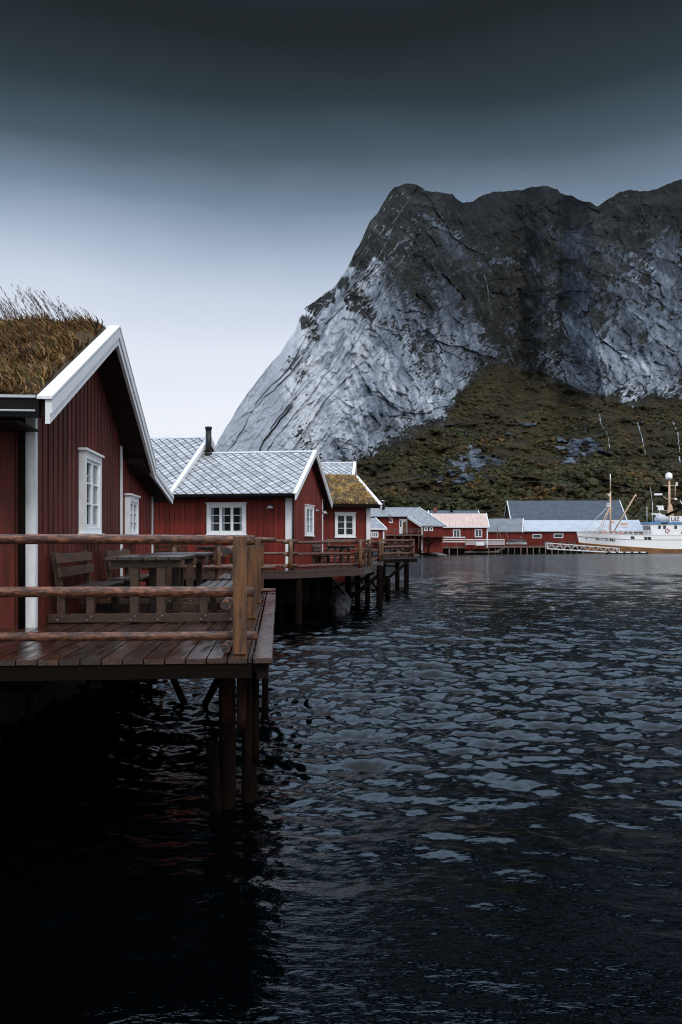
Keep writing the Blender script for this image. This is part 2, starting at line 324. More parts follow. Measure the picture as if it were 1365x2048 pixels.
def facet(x, y, seed):
    """tilted random planes in Voronoi cells: (height, distance to the cell border)"""
    xi = np.floor(x).astype(int); yi = np.floor(y).astype(int); f1 = np.full(x.shape, 9.); f2 = np.full(x.shape, 9.); h = np.zeros(x.shape)
    for ox in (-1, 0, 1):
        for oy in (-1, 0, 1):
            k = _perm[_perm[(xi+ox+seed*13) & 255]+((yi+oy+seed*7) & 255)]; k2 = _perm[k+31]; k3 = _perm[k2+77]; k4 = _perm[k3+11]
            dx = x-(xi+ox+k/255.); dy = y-(yi+oy+k2/255.); dd = dx*dx+dy*dy; nearer = dd < f1
            f2 = np.where(nearer, f1, np.minimum(f2, dd)); f1 = np.where(nearer, dd, f1)
            h = np.where(nearer, (k3/255.-.5)*1.5*dx+(k4/255.-.5)*1.5*dy+(k/255.-.5)*.7, h)
    return h, np.sqrt(f2)-np.sqrt(f1)
def make_mountain():
    nc, nr = 900, 620
    px = np.linspace(300, 1600, nc); S = np.interp(px, *zip(*SKY)); B = np.interp(px, *zip(*BND))
    S = S+3.0*fbm(px/16, px*0+3.3, 3, 2)
    t = np.linspace(0, 1, nr); y0 = 1092.0
    PX = np.repeat(px[None, :], nr, 0); PY = y0+(S-y0)[None, :]*t[:, None]
    Fd = 305+np.where(px < 720, ((720-px)/260.)**2*150, 0)+18*pn(px/170, px*0, 8)
    Yd = np.zeros((nr, nc)); Yd[0] = Fd
    apr = sstep(-20, 16, PY-B[None, :]+34*fbm(PX/55, PY/55, 5, 21, .6))
    ledge = fbm(PX/120+PY/260, PY/46, 4, 31)
    tcl = 1.45+1.3*ledge; tap = .47+.25*fbm(PX/80, PY/26, 3, 37)
    up = sstep(140, 0, PY-S[None, :])
    ap2 = sstep(-60, 30, PY-B[None, :]+34*fbm(PX/55, PY/55, 5, 21, .6)); tn = ap2*tap+(1-ap2)*(tcl*(1-.15*up)) if True else apr*tap+(1-apr)*(tcl*(1-.15*up))
    for i in range(1, nr):
        e = (HY-PY[i])/F; dy = (PY[i-1]-PY[i])
        Yd[i] = Yd[i-1]+Yd[i-1]*dy/F/np.maximum(np.maximum(tn[i], .3)-e, .16)
    kern = np.exp(-np.linspace(-2.2, 2.2, 57)**2); kern /= kern.sum()
    pad = np.pad(Yd, ((0, 0), (28, 28)), 'edge'); Yd = sum(kern[k]*pad[:, k:k+nc] for k in range(57))
    # relief: buttresses, gullies, slabs and cracks, along the line of sight
    cosl = (HY-PY)/F
    X = (PX-CX)*680/F; Z = H+cosl*680
    left = sstep(800, 640, PX+.35*(PY-700))              # the big bare slab face
    ang = radians(55); a = X*cos(ang)+Z*sin(ang); b = -X*sin(ang)+Z*cos(ang)
    wb = 14*fbm(X/70, Z/70, 3, 41)
    slab = ridged((b+wb)/17, a/120, 3, 43)
    slab2 = ridged((b+wb)/6, a/50, 2, 47)
    blk = ridged((X+.25*Z+12*fbm(X/40, Z/40, 3, 51))/34, Z/60, 4, 53)
    blk2 = ridged((X-.5*Z+8*fbm(X/20, Z/20, 2, 57))/12, Z/16, 3, 59)
    fine = fbm(X/5, Z/5, 3, 61)
    cliff = 1-apr; edge = sstep(0, 46, PY-S[None, :])
    rise_ = sstep(-5, 120, B[None, :]-PY); rel = cliff*(.25+.75*rise_)*(30*pn(X/150, Z/320, 63)+14*ridged(X/75+Z/400, Z/220, 2, 65))
    w1 = 6*fbm(X/45, Z/45, 4, 141); w2 = 6*fbm(X/45, Z/45, 4, 143)
    la, lb = (a+w1*2)/150, (b+w2)/15
    fa, ea = facet(la, lb, 1); fb_, eb_ = facet((a+w1*2)/70, (b+w2)/5.5, 2)
    ra = (X*.80-Z*.60+w1*1.5); rb = (X*.60+Z*.80+w2*1.5)
    fc, ec = facet(ra/62, rb/30, 3); fd_, ed_ = facet(ra/24, rb/11, 4); fe, ee = facet((ra+rb*.3)/6, (rb-ra*.3)/8, 5)
    rel += cliff*left*(6*fa+3.0*fb_+1.5*fe+2.5*slab+2*slab2)+cliff*(1-left)*(3*fc+2.6*fd_+2.2*fe+3*blk+2.5*blk2)+cliff*1.2*fine+cliff*(1-left)*3.2*ridged((X+.35*Z+w1)/8.5, Z/75, 3, 161)
    rel += apr*(16*fbm(X/44, Z/20, 5, 67, .6)+7*ridged(X/30+Z/50, Z/14, 3, 68)+3*fbm(X/7, Z/4, 4, 69))
    D = -rel*(.4+.6*edge)
    Xr, Yr_, Zr = (PX-CX)*(Yd+D)/F, Yd+D, H+cosl*(Yd+D)
    a1 = np.stack([np.gradient(q, axis=1) for q in (Xr, Yr_, Zr)], -1); a2 = np.stack([np.gradient(q, axis=0) for q in (Xr, Yr_, Zr)], -1)
    nn = np.cross(a1, a2); nn /= np.linalg.norm(nn, axis=-1)[..., None]+1e-9; nup = nn[..., 2]
    pk = np.pad(nup, ((0, 0), (10, 10)), 'edge'); loc_ = sum(pk[:, k:k+nc] for k in range(21))/21
    shelf = np.clip(nup-.52, -.5, .4)
    # vegetation, thickened and darkened up the slope to paint in shade
    KX = [440, 560, 680, 760, 860, 960, 1060, 1160, 1260, 1365]
    KY = [370, 450, 530, 610, 690, 770, 850, 930]
    K = np.array([[1.0, 1.0, 1.0, 1.0, 1.0, 1.0, 1.0, 1.0, 1.0, 1.0],
                  [.85, .85, .78, .84, .86, .88, .86, .78, .74, .76],
                  [.62, .56, .50, .58, .70, .74, .74, .58, .42, .40],
                  [.6, .52, .34, .40, .62, .72, .78, .52, .30, .34],
                  [.35, .24, .14, .26, .38, .60, .74, .52, .30, .36],
                  [.2, .12, .12, .20, .24, .50, .66, .55, .36, .34],
                  [.15, .12, .2, .20, .20, .5, .6, .6, .6, .6],
                  [.3, .2, .34, .4, .5, .6, .6, .6, .6, .6]])
    fx = np.interp(PX, KX, np.arange(len(KX))); fy = np.interp(PY, KY, np.arange(len(KY)))
    ix = np.minimum(fx.astype(int), len(KX)-2); iy = np.minimum(fy.astype(int), len(KY)-2); fx -= ix; fy -= iy
    bias = (K[iy, ix]*(1-fx)+K[iy, ix+1]*fx)*(1-fy)+(K[iy+1, ix]*(1-fx)+K[iy+1, ix+1]*fx)*fy
    nv = .85*fbm(ra/85, rb/30, 7, 71, .6)+.30*fbm(X/16, Z/12, 5, 73, .65)-.25*(blk2-.55)*(1-left)-.25*(slab-.6)*left
    veg_shade = sstep(.36, .66, bias+.05+nv*.9+shelf*.8+.28*np.exp(-np.clip(B[None, :]-PY, 0, 400)/38))
    knoll = np.exp(-(((PX-960)/70)**2+((PY-925)/48)**2))+np.exp(-(((PX-1160)/75)**2+((PY-895)/46)**2))+.5*np.exp(-(((PX-890)/50)**2+((PY-955)/30)**2))+.55*np.exp(-(((PX-1040)/55)**2+((PY-850)/26)**2))+.5*np.exp(-(((PX-905)/35)**2+((PY-850)/22)**2))+.6*np.exp(-(((PX-1310)/60)**2+((PY-850)/30)**2))
    ap_rock = sstep(.48, .80, knoll*.80+.85*fbm(X/12, Z/8, 5, 75, .65)-.2*shelf+.02)
    D -= apr*ap_rock*3
    veg_shade = cliff*veg_shade+apr*(1-ap_rock*.8)
    tl = .92+.36*fbm((b+wb)/9, a/150, 4, 77)+.42*fbm((b+wb*.6)/3.0, a/70, 3, 78)+.2*fa+.12*fb_  # pale slab, lightened further to make up for glancing sun
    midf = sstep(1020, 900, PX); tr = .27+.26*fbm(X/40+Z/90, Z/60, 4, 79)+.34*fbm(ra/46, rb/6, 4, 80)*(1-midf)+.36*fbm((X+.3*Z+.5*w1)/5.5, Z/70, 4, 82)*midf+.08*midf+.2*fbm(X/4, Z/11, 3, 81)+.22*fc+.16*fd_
    tone = tl*left+tr*(1-left)+.46*sstep(520, 860, PY)-.20-.36*apr  # rock darkened upward, the dim top painted into its colour
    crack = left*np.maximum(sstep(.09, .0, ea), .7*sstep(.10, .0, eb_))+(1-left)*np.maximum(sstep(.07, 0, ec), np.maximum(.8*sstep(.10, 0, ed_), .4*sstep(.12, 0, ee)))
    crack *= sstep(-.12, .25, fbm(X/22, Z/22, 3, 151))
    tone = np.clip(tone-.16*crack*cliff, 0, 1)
    Yd2 = Yd+D; X = (PX-CX)*Yd2/F; Z = H+cosl*Yd2
    # the far side
    Xb, Yb, Zb = X[-1], Yd2[-1], Z[-1]
    X = np.concatenate([X, [Xb+4, Xb+30]]); Yf = np.concatenate([Yd2, [Yb+30, Yb+320]]); Z = np.concatenate([Z, [Zb-8, Zb*0-5]])
    veg_shade = np.concatenate([veg_shade, veg_shade[-1:], veg_shade[-1:]]); tone = np.concatenate([tone, tone[-1:], tone[-1:]]); apx = np.concatenate([apr, apr[-1:]*0, apr[-1:]*0])
    nr2 = nr+2; V = np.stack([X, Yf, Z], -1).reshape(-1, 3)
    i = np.arange(nr2-1)[:, None]*nc+np.arange(nc-1)[None, :]; Fq = np.stack([i, i+1, i+nc+1, i+nc], -1).reshape(-1, 4)
    m = bpy.data.materials.new('mountain_rock'); m.use_nodes = True; tt = m.node_tree; n = tt.nodes; l = tt.links
    p = n['Principled BSDF']; p.inputs['Roughness'].default_value = .75; p.inputs['Specular IOR Level'].default_value = .06; vtop = None
    at = lambda k: (lambda q: (setattr(q, 'attribute_name', k), q.outputs['Fac'])[1])(n.new('ShaderNodeAttribute'))
    tc = n.new('ShaderNodeTexCoord')
    def noise(sc, det, vec=None, r=.65):
        q = n.new('ShaderNodeTexNoise'); q.inputs['Scale'].default_value = sc; q.inputs['Detail'].default_value = det; q.inputs['Roughness'].default_value = r; l.new(vec or tc.outputs['Object'], q.inputs['Vector']); return q.outputs['Fac']
    mp = n.new('ShaderNodeMapping'); mp.inputs['Scale'].default_value = (1, 1, .32); mp.inputs['Rotation'].default_value = (0, radians(30), 0); l.new(tc.outputs['Object'], mp.inputs[0])
    n_st = noise(.22, 8, mp.outputs[0])
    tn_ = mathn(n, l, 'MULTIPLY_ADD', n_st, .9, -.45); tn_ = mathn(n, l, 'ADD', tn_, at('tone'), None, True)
    rock = ramp(n, [(0, (.045, .057, .074)), (.28, (.125, .152, .195)), (.58, (.275, .32, .385)), (.95, (.66, .705, .77))]); l.new(tn_, rock.inputs[0])
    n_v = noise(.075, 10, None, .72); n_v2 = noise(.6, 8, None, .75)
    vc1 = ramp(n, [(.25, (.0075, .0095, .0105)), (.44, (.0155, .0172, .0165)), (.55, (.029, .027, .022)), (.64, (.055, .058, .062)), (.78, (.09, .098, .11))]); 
    vc2 = ramp(n, [(.20, (.005, .006, .004)), (.36, (.012, .013, .008)), (.46, (.024, .021, .011)), (.54, (.052, .036, .016)), (.60, (.030, .031, .014)), (.70, (.095, .058, .024)), (.84, (.17, .16, .15))])
    va = mathn(n, l, 'MULTIPLY_ADD', n_v2, .8, -.4); va = mathn(n, l, 'ADD', va, n_v)
    l.new(va, vc1.inputs[0]); l.new(va, vc2.inputs[0])
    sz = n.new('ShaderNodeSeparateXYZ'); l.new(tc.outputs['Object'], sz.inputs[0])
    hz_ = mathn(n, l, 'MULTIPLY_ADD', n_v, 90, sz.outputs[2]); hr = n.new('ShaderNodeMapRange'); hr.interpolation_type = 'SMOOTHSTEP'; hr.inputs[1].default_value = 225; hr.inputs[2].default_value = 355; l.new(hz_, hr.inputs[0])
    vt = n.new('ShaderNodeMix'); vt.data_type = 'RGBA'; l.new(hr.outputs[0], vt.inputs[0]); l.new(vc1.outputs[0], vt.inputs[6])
    dim_top = ramp(n, [(.3, (.0045, .006, .0068)), (.52, (.0095, .011, .0112)), (.66, (.022, .021, .019)), (.82, (.05, .054, .06))]); l.new(va, dim_top.inputs[0]); l.new(dim_top.outputs[0], vt.inputs[7])  # darker moss colours with height, painting the dim upper slope
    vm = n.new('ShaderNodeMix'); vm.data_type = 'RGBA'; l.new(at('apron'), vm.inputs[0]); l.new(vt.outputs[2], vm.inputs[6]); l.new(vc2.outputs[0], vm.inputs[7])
    vg = mathn(n, l, 'MULTIPLY_ADD', n_v2, .9, -.45); vg = mathn(n, l, 'ADD', vg, at('veg_shade'))
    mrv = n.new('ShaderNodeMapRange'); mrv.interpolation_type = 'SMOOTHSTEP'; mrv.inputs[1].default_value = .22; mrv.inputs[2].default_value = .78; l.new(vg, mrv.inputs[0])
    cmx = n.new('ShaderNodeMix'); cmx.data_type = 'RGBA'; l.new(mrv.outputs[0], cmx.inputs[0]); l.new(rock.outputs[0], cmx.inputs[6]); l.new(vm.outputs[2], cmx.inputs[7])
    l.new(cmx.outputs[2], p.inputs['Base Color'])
    hb = mathn(n, l, 'MULTIPLY_ADD', n_st, 1.2, mathn(n, l, 'MULTIPLY', n_v2, .9))
    rg = n.new('ShaderNodeTexNoise'); rg.noise_type = 'RIDGED_MULTIFRACTAL'; rg.inputs['Scale'].default_value = .055; rg.inputs['Detail'].default_value = 9; rg.inputs['Roughness'].default_value = .55; rg.inputs['Distortion'].default_value = .6
    mpr = n.new('ShaderNodeMapping'); mpr.inputs['Scale'].default_value = (1, 1, .6); mpr.inputs['Rotation'].default_value = (0, radians(-35), 0); l.new(tc.outputs['Object'], mpr.inputs[0]); l.new(mpr.outputs[0], rg.inputs['Vector'])
    hb = mathn(n, l, 'MULTIPLY_ADD', rg.outputs['Fac'], 1.3, hb)
    bp = n.new('ShaderNodeBump'); bp.inputs['Strength'].default_value = .85; bp.inputs['Distance'].default_value = 2.2; l.new(hb, bp.inputs['Height']); l.new(bp.outputs[0], p.inputs['Normal'])
    o = np_mesh('mountain', V, Fq, m, vattr={'veg_shade': veg_shade.ravel(), 'tone': tone.ravel(), 'apron': apx.ravel()})
    tag(o, 'steep granite mountain with mossy top painted darker, rising behind the village', 'mountain', kind='structure')
    def at_pix(qx, qy, lift=0.):
        c = int(np.clip(round((qx-300)/1300*(nc-1)), 0, nc-1)); r = int(np.clip(round((qy-y0)/(S[c]-y0)*(nr-1)), 0, nr-1))
        v = Vector((X[r, c], Yf[r, c], Z[r, c])); return v-(v-Vector((0, 0, H))).normalized()*lift
    # shrubs on the lower slope
    ico = bmesh.new(); bmesh.ops.create_icosphere(ico, subdivisions=1, radius=1); ico.verts.ensure_lookup_table()
    iv = np.array([v.co[:] for v in ico.verts]); fi = np.array([[v.index for v in f.verts] for f in ico.faces]); ico.free()
    ii = np.argwhere((apr > .75) & (ap_rock < .35) & (PY < 1075)); wgt = np.interp(PY[ii[:, 0], ii[:, 1]], [730, 800, 900, 1000, 1080], [.02, .15, .6, .9, .9])
    wgt *= np.clip(.35+1.6*fbm(X[ii[:, 0], ii[:, 1]]/30, Yf[ii[:, 0], ii[:, 1]]/30, 3, 91), .03, 1)
    pick = ii[RS.choice(len(ii), 13000, replace=False, p=wgt/wgt.sum())]
    vs_, fs_, rs_ = [], [], []
    for k, (r, c) in enumerate(pick):
        big = sstep(880, 1000, PY[r, c])*sstep(900, 1150, PX[r, c]); s_ = (.35+1.0*RS.rand()**2.2)*(1+.9*big*RS.rand()); rr = s_*(1+.75*(RS.rand(len(iv))-.5)); q = iv*rr[:, None]*np.array([1.15, 1, .85]); q[:, 2] += s_*.35
        vs_.append(q+[X[r, c], Yf[r, c], Z[r, c]]); fs_.append(fi+k*len(iv))
        patch = .5+.9*fbm(X[r, c]/22, Z[r, c]/12, 2, 95); rs_.append(np.clip(patch*.6+.45*RS.rand()-.05+.12*(RS.rand(len(fi))-.5), 0, 1))
    so_ = np_mesh('hillside_shrubs', np.concatenate(vs_), np.concatenate(fs_), MAT['shrub'], smooth=False, fattr={'rnd': np.concatenate(rs_)})
    tag(so_, 'low autumn scrub covering the foot of the mountain', 'shrubs', kind='stuff')
    return at_pix
at_mtn = make_mountain()
FALLS = [([(897, 640), (896, 655), (897, 672), (895, 690)], .8, 'thin straight white waterfall on the middle cliff, left of the others'),
         ([(968, 548), (976, 575), (980, 610), (985, 640)], 1.0, 'long white waterfall streak in the dark upper gully'),
         ([(1018, 690), (1021, 705), (1029, 728)], 1.1, 'short bright waterfall just above the grassy talus tip'),
         ([(1199, 828), (1204, 850), (1216, 868), (1220, 895)], 1.2, 'white cascade over the dark outcrop on the lower slope'),
         ([(1276, 845), (1282, 865), (1287, 885), (1292, 908)], 1.3, 'narrow cascade right of the dark outcrop on the lower slope'),
         ([(1346, 843), (1357, 868), (1358, 885), (1361, 925)], 2.0, 'broadest waterfall, at the right edge above the boat')]
for pts, wd, lb in FALLS:
    mb = MB(); fine = []
    for i in range(len(pts)-1):
        for j in range(7):
            t = j/7; fine.append((pts[i][0]+(pts[i+1][0]-pts[i][0])*t+random.uniform(-.6, .6), pts[i][1]+(pts[i+1][1]-pts[i][1])*t))
    fine.append(pts[-1]); w_ = [wd*(.02+.26*random.random()**2) for _ in fine]
    c = [at_mtn(x, y, 1.2) for x, y in fine]
    ps = []
    for i, q in enumerate(c): ps += [q+Vector((-w_[i]/2, 0, 0)), q+Vector((w_[i]/2, 0, 0)), q+Vector((w_[i]*.3, .8, 0)), q+Vector((-w_[i]*.3, .8, 0))]
    n_ = len(c); mb.faces(ps, [(i*4+k, i*4+(k+1) % 4, i*4+4+(k+1) % 4, i*4+4+k) for i in range(n_-1) for k in range(4)]+[(0, 1, 2, 3), (n_*4-4, n_*4-3, n_*4-2, n_*4-1)], sm=True)
    tag(mb.build('waterfall', MAT['fall']), lb, 'waterfall', 'waterfalls on the mountain')
# ------------------------------------------------------------------ shore
def make_shore():
    poly = np.array([(-70, 10.2), (-5.2, 10.4), (-4.9, 19), (-6, 31.5), (-3, 36), (.2, 41), (.8, 50), (2.2, 60), (5.5, 78), (9.5, 110), (12.5, 140), (14.2, 152), (18, 160), (23.5, 169), (50, 183.5), (120, 196), (330, 205), (330, 420), (-160, 420), (-160, 10.2)], float)
    xs = np.concatenate([np.arange(-70, -14, 4), np.arange(-14, 30, .6), np.arange(30, 330, 3.)]); ys = np.concatenate([np.arange(6, 64, .6), np.arange(64, 220, 1.8), np.arange(220, 400, 9)])
    X, Y = np.meshgrid(xs, ys); dmin = np.full(X.shape, 1e9); ins = np.zeros(X.shape, bool)
    for i in range(len(poly)):
        a, b = poly[i], poly[(i+1) % len(poly)]; e = b-a; t = np.clip(((X-a[0])*e[0]+(Y-a[1])*e[1])/(e@e), 0, 1)
        dmin = np.minimum(dmin, np.hypot(X-a[0]-t*e[0], Y-a[1]-t*e[1]))
        if a[1] != b[1]: ins ^= ((a[1] > Y) != (b[1] > Y)) & (X < (b[0]-a[0])*(Y-a[1])/(b[1]-a[1])+a[0])
    sd = np.where(ins, dmin, -dmin)
    Z = np.clip(sd*.55, -2.5, 1.25)+.28*fbm(X/1.6, Y/1.6, 4, 5)*sstep(-4, 1, sd)
    Z += sstep(205, 330, Y)*4
    nc = len(xs); nr = len(ys); i = np.arange(nr-1)[:, None]*nc+np.arange(nc-1)[None, :]
    o = np_mesh('shore', np.stack([X, Y, Z], -1).reshape(-1, 3), np.stack([i, i+1, i+nc+1, i+nc], -1).reshape(-1, 4), MAT['rock'])
    tag(o, 'dark rocky shore under the cabins and village', 'shore', kind='structure')
make_shore()

# ------------------------------------------------------------------ building kit
def window(root, side, pos, zc, w, h, cols=2, rows=3, off=0., rich=True, W=None, curtain=.0, horns=True):
    """side: 'front' (y = 0, outward -y, pos along x) or 'gable' (x = 0, outward +x, pos along y)"""
    if side == 'front': pt = lambda a, b, c: (pos+a, -c-off, zc+b)
    else: pt = lambda a, b, c: (c+off, pos+a, zc+b)
    def bx(mb, a0, a1, b0, b1, c0, c1):
        mb.hexa([pt(a0, b0, c0), pt(a1, b0, c0), pt(a1, b0, c1), pt(a0, b0, c1), pt(a0, b1, c0), pt(a1, b1, c0), pt(a1, b1, c1), pt(a0, b1, c1)])
    hw, hh = w/2, h/2; k = .105 if rich else .12; fr = MB()
    bx(fr, -hw, -hw+k, -hh+.001, hh-k, .0, .09); bx(fr, hw-k, hw, -hh+.001, hh-k, .0, .09)
    bx(fr, -hw, hw, hh-k, hh, .0, .092); bx(fr, -hw+k, hw-k, -hh, -hh+k*.8, .0, .086)
    iw = w-2*k; sw = iw/cols; st = .05 if rich else .06
    b0, b1 = -hh+k*.8, hh-k
    for c in range(cols):
        a0 = -hw+k+c*sw; a1 = a0+sw
        bx(fr, a0, a0+st, b0, b1, .02, .072); bx(fr, a1-st, a1, b0, b1, .02, .072)
        bx(fr, a0+st, a1-st, b0, b0+st, .02, .070); bx(fr, a0+st, a1-st, b1-st, b1, .02, .070)
        for r in range(1, rows):
            zz = b0+st+(b1-b0-2*st)*r/rows; bx(fr, a0+st, a1-st, zz-.012, zz+.012, .035, .066)
    wo = fr.build('window', MAT['white'], root)
    if rich:
        s = MB(); bx(s, -hw-.04, hw+.04, hh, hh+.035, 0, .125); s.build('head_board', MAT['white'], wo)
        s = MB(); bx(s, -hw-.04, hw+.04, -hh-.035, -hh, 0, .13); s.build('sill', MAT['white'], wo)
        bk = MB(); bx(bk, -hw+k, hw-k, b0, b1, .001, .012); bk.build('dark_backing', MAT['interior'], wo)  # flat dark sheet painted in for the unlit room
        if curtain:
            for c in range(cols):
                cu = MB(); a0 = -hw+k+c*sw+st; cw = (sw-2*st)*curtain; m = 18
                if c >= cols/2: a0 = a0+(sw-2*st)-cw
                q = [pt(a0+cw*i/m, bb, .022+.006*sin(i*1.9+c)) for bb in (b0, b1) for i in range(m+1)]
                cu.faces(q, [(i, i+1, m+2+i, m+1+i) for i in range(m)], sm=True); cu.build('curtain', MAT['curtain'], wo)
        g = MB(); bx(g, -hw+k+.01, hw-k-.01, b0+.01, b1-.01, .045, .049); g.build('pane', MAT['glass'], wo)
    else:
        g = MB(); bx(g, -hw+k, hw-k, b0, b1, .005, .028); g.build('pane', MAT['glass_dark'], wo)
    return wo
def clip_poly(pts, edge):      # keep where a*x+b*y <= c
    a, b, c = edge; out = []
    for i in range(len(pts)):
        p, q = pts[i], pts[(i+1) % len(pts)]; fp = a*p[0]+b*p[1]-c; fq = a*q[0]+b*q[1]-c
        if fp <= 0: out.append(p)
        if (fp < 0 < fq) or (fq < 0 < fp): t = fp/(fp-fq); out.append((p[0]+(q[0]-p[0])*t, p[1]+(q[1]-p[1])*t))
    return out
def slate_tiles(mb, O, ex, es, en, Lx, Ls, a=.35, b=.44, x_from=0):
    """diamond slates on the plane O + x*ex + s*es"""
    for j in range(0, int(Ls/(b/2))+2):
        s0 = j*b/2
        for i in range(int(x_from/a)-1, int(Lx/a)+2):
            x0 = i*a+(a/2 if j % 2 else 0); k = .865; jx = random.uniform(-.004, .004)
            pts = [(x0+jx, s0-b/2*k), (x0+a/2*k+jx, s0), (x0+jx, s0+b/2*k), (x0-a/2*k+jx, s0)]
            hgt = lambda s: .012+.016*(s0+b/2-s)/b+random.uniform(0, .003)
            for ed in ((1, 0, Lx), (-1, 0, -x_from), (0, 1, Ls), (0, -1, 0)): pts = clip_poly(pts, ed) if len(pts) > 2 else []
            if len(pts) < 3: continue
            top = [O+ex*p[0]+es*p[1]+en*hgt(p[1]) for p in pts]; lo = [O+ex*p[0]+es*p[1] for p in pts]; m = len(pts)
            mb.faces(top+lo, [tuple(range(m))]+[(q, (q+1) % m, m+(q+1) % m, m+q) for q in range(m)])
def grass_on(name, parent, O, ex, es, en, Lx, Ls, count, hmin, hmax, mat, lean=(-.15, -.25), width=.011, ridge_boost=0., seed=1, clump=True):
    r = np.random.RandomState(seed); x = r.rand(count)*Lx; s = r.rand(count)*Ls
    n = fbm(x/.35, s/.35, 3, seed) if clump else np.zeros(count)
    hh = (hmin+(hmax-hmin)*r.rand(count)**1.6)*np.clip(1+1.3*n, .3, 2.2)*(1+ridge_boost*sstep(.8, 1, s/Ls))
    O_, ex_, es_, en_ = (np.array(v[:]) for v in (O, ex, es, en))
    hump = .06*fbm(x/.8, s/.8, 3, seed+9)
    base = O_+x[:, None]*ex_+s[:, None]*es_+en_*hump[:, None]
    up = np.array([0, 0, 1])*.75+en_*.35
    dirv = up+ex_*(lean[0]+1.1*fbm(x/.45, s/.4, 3, seed+21)+.6*r.randn(count))[:, None]+es_*(lean[1]+1.1*fbm(x/.45, s/.4, 3, seed+23)+.6*r.randn(count))[:, None]
    dirv /= np.linalg.norm(dirv, axis=1)[:, None]
    a = r.rand(count)*pi; sd = np.stack([np.cos(a), np.sin(a), a*0], 1)*(width*(.6+.8*r.rand(count)))[:, None]
    drop = np.array([0, 0, -1])*(hh*.18)[:, None]+ex_*(hh*.25*np.sign(lean[0]))[:, None]
    mid = base+dirv*(hh*.55)[:, None]; tip = base+dirv*hh[:, None]+drop
    V = np.stack([base-sd, base+sd, mid+sd*.7, mid-sd*.7, tip], 1).reshape(-1, 3)
    k = np.arange(count)[:, None]*5
    col = np.clip(.42+.75*fbm(x/.7, s/.6, 4, seed+4)+.24*r.randn(count), 0, 1)
    o = np_mesh(name, V, [k+np.array([[0, 1, 2, 3]]), k+np.array([[3, 2, 4]])], mat, parent, smooth=False, fattr={'rnd': np.concatenate([col, col])})
    o['kind'] = 'stuff'; return o
def stalks_on(name, parent, pts, hts, mat, lean, seed=2):
    r = np.random.RandomState(seed); V = []; Q = []; C = []
    for p, h in zip(pts, hts):
        p = np.array(p); lx = lean[0]*(.5+r.rand()); ly = lean[1]+.2*r.randn(); m = 6; c = r.rand()*.8
        cen = [p+np.array([lx*h*(t**1.7), ly*h*t, h*t*(1-.12*t)]) for t in np.linspace(0, 1, m)]; a = r.rand()*pi; sd = np.array([cos(a), sin(a), 0])
        b = len(V)
        for i, q in enumerate(cen): ww = .0045*(1-.6*i/m); V += [q-sd*ww, q+sd*ww]
        for i in range(m-1): Q.append([b+2*i, b+2*i+1, b+2*i+3, b+2*i+2]); C.append(c)
        for j in range(9):      # seed head spikelets / side leaves
            t = .45+.55*r.rand(); q = p+np.array([lx*h*(t**1.7), ly*h*t, h*t*(1-.12*t)]); dr = np.array([lx*.8+.35*r.randn(), .35*r.randn(), .7]); dr /= np.linalg.norm(dr); ll = h*(.05+.10*r.rand())
            s2 = np.cross(dr, [r.randn(), r.randn(), r.randn()]); s2 /= np.linalg.norm(s2)+1e-6; s2 *= .006; b = len(V)
            V += [q-s2*.4, q+s2*.4, q+dr*ll*.6+s2, q+dr*ll-s2*.2]; Q.append([b, b+1, b+2, b+3]); C.append(min(1, c+.2*r.rand()))
    o = np_mesh(name, np.array(V), np.array(Q), mat, parent, smooth=False, fattr={'rnd': np.array(C)}); o['kind'] = 'stuff'; return o
def board_gable(root, W, ztop, base, mat, pitch=.2, bw=.13, th=.03, y0=0., name='gable_wall', x=0., bmat=None):
    n = max(2, round(W/24/ .2)); mb = MB(); ys = [y0, y0+W]
    if callable(ztop):
        ys = sorted(set([y0, y0+W]+[yy for yy in getattr(ztop, 'kinks', []) if y0 < yy < y0+W]))
    top = [(x, yy, ztop(yy)) for yy in reversed(ys)]
    mb.prism([(x, y0, base), (x, y0+W, base)]+top, (-.1, 0, 0), r=.15)
    yy = y0+pitch*.3
    while yy+bw < y0+W-.02:
        za, zb = ztop(yy), ztop(yy+bw); rr = random.random()
        mb.hexa([(x, yy, base), (x+th, yy, base), (x+th, yy+bw, base), (x, yy+bw, base), (x, yy, za-.005), (x+th, yy, za-.005), (x+th, yy+bw, zb-.005), (x, yy+bw, zb-.005)], rr); yy += pitch
    return mb.build(name, mat, root)
def board_front(root, x0, x1, y, base, top, mat, bw=.2, name='front_wall', groove=.014, outward=-1):
    mb = MB(); mb.box(x0, x1, y, y+.1, base, top, .1); x = x0
    while x < x1-.01:
        e = min(x+bw-groove, x1); mb.box(x, e, y-.02, y, base, top-.004); x += bw
    return mb.build(name, mat, root)
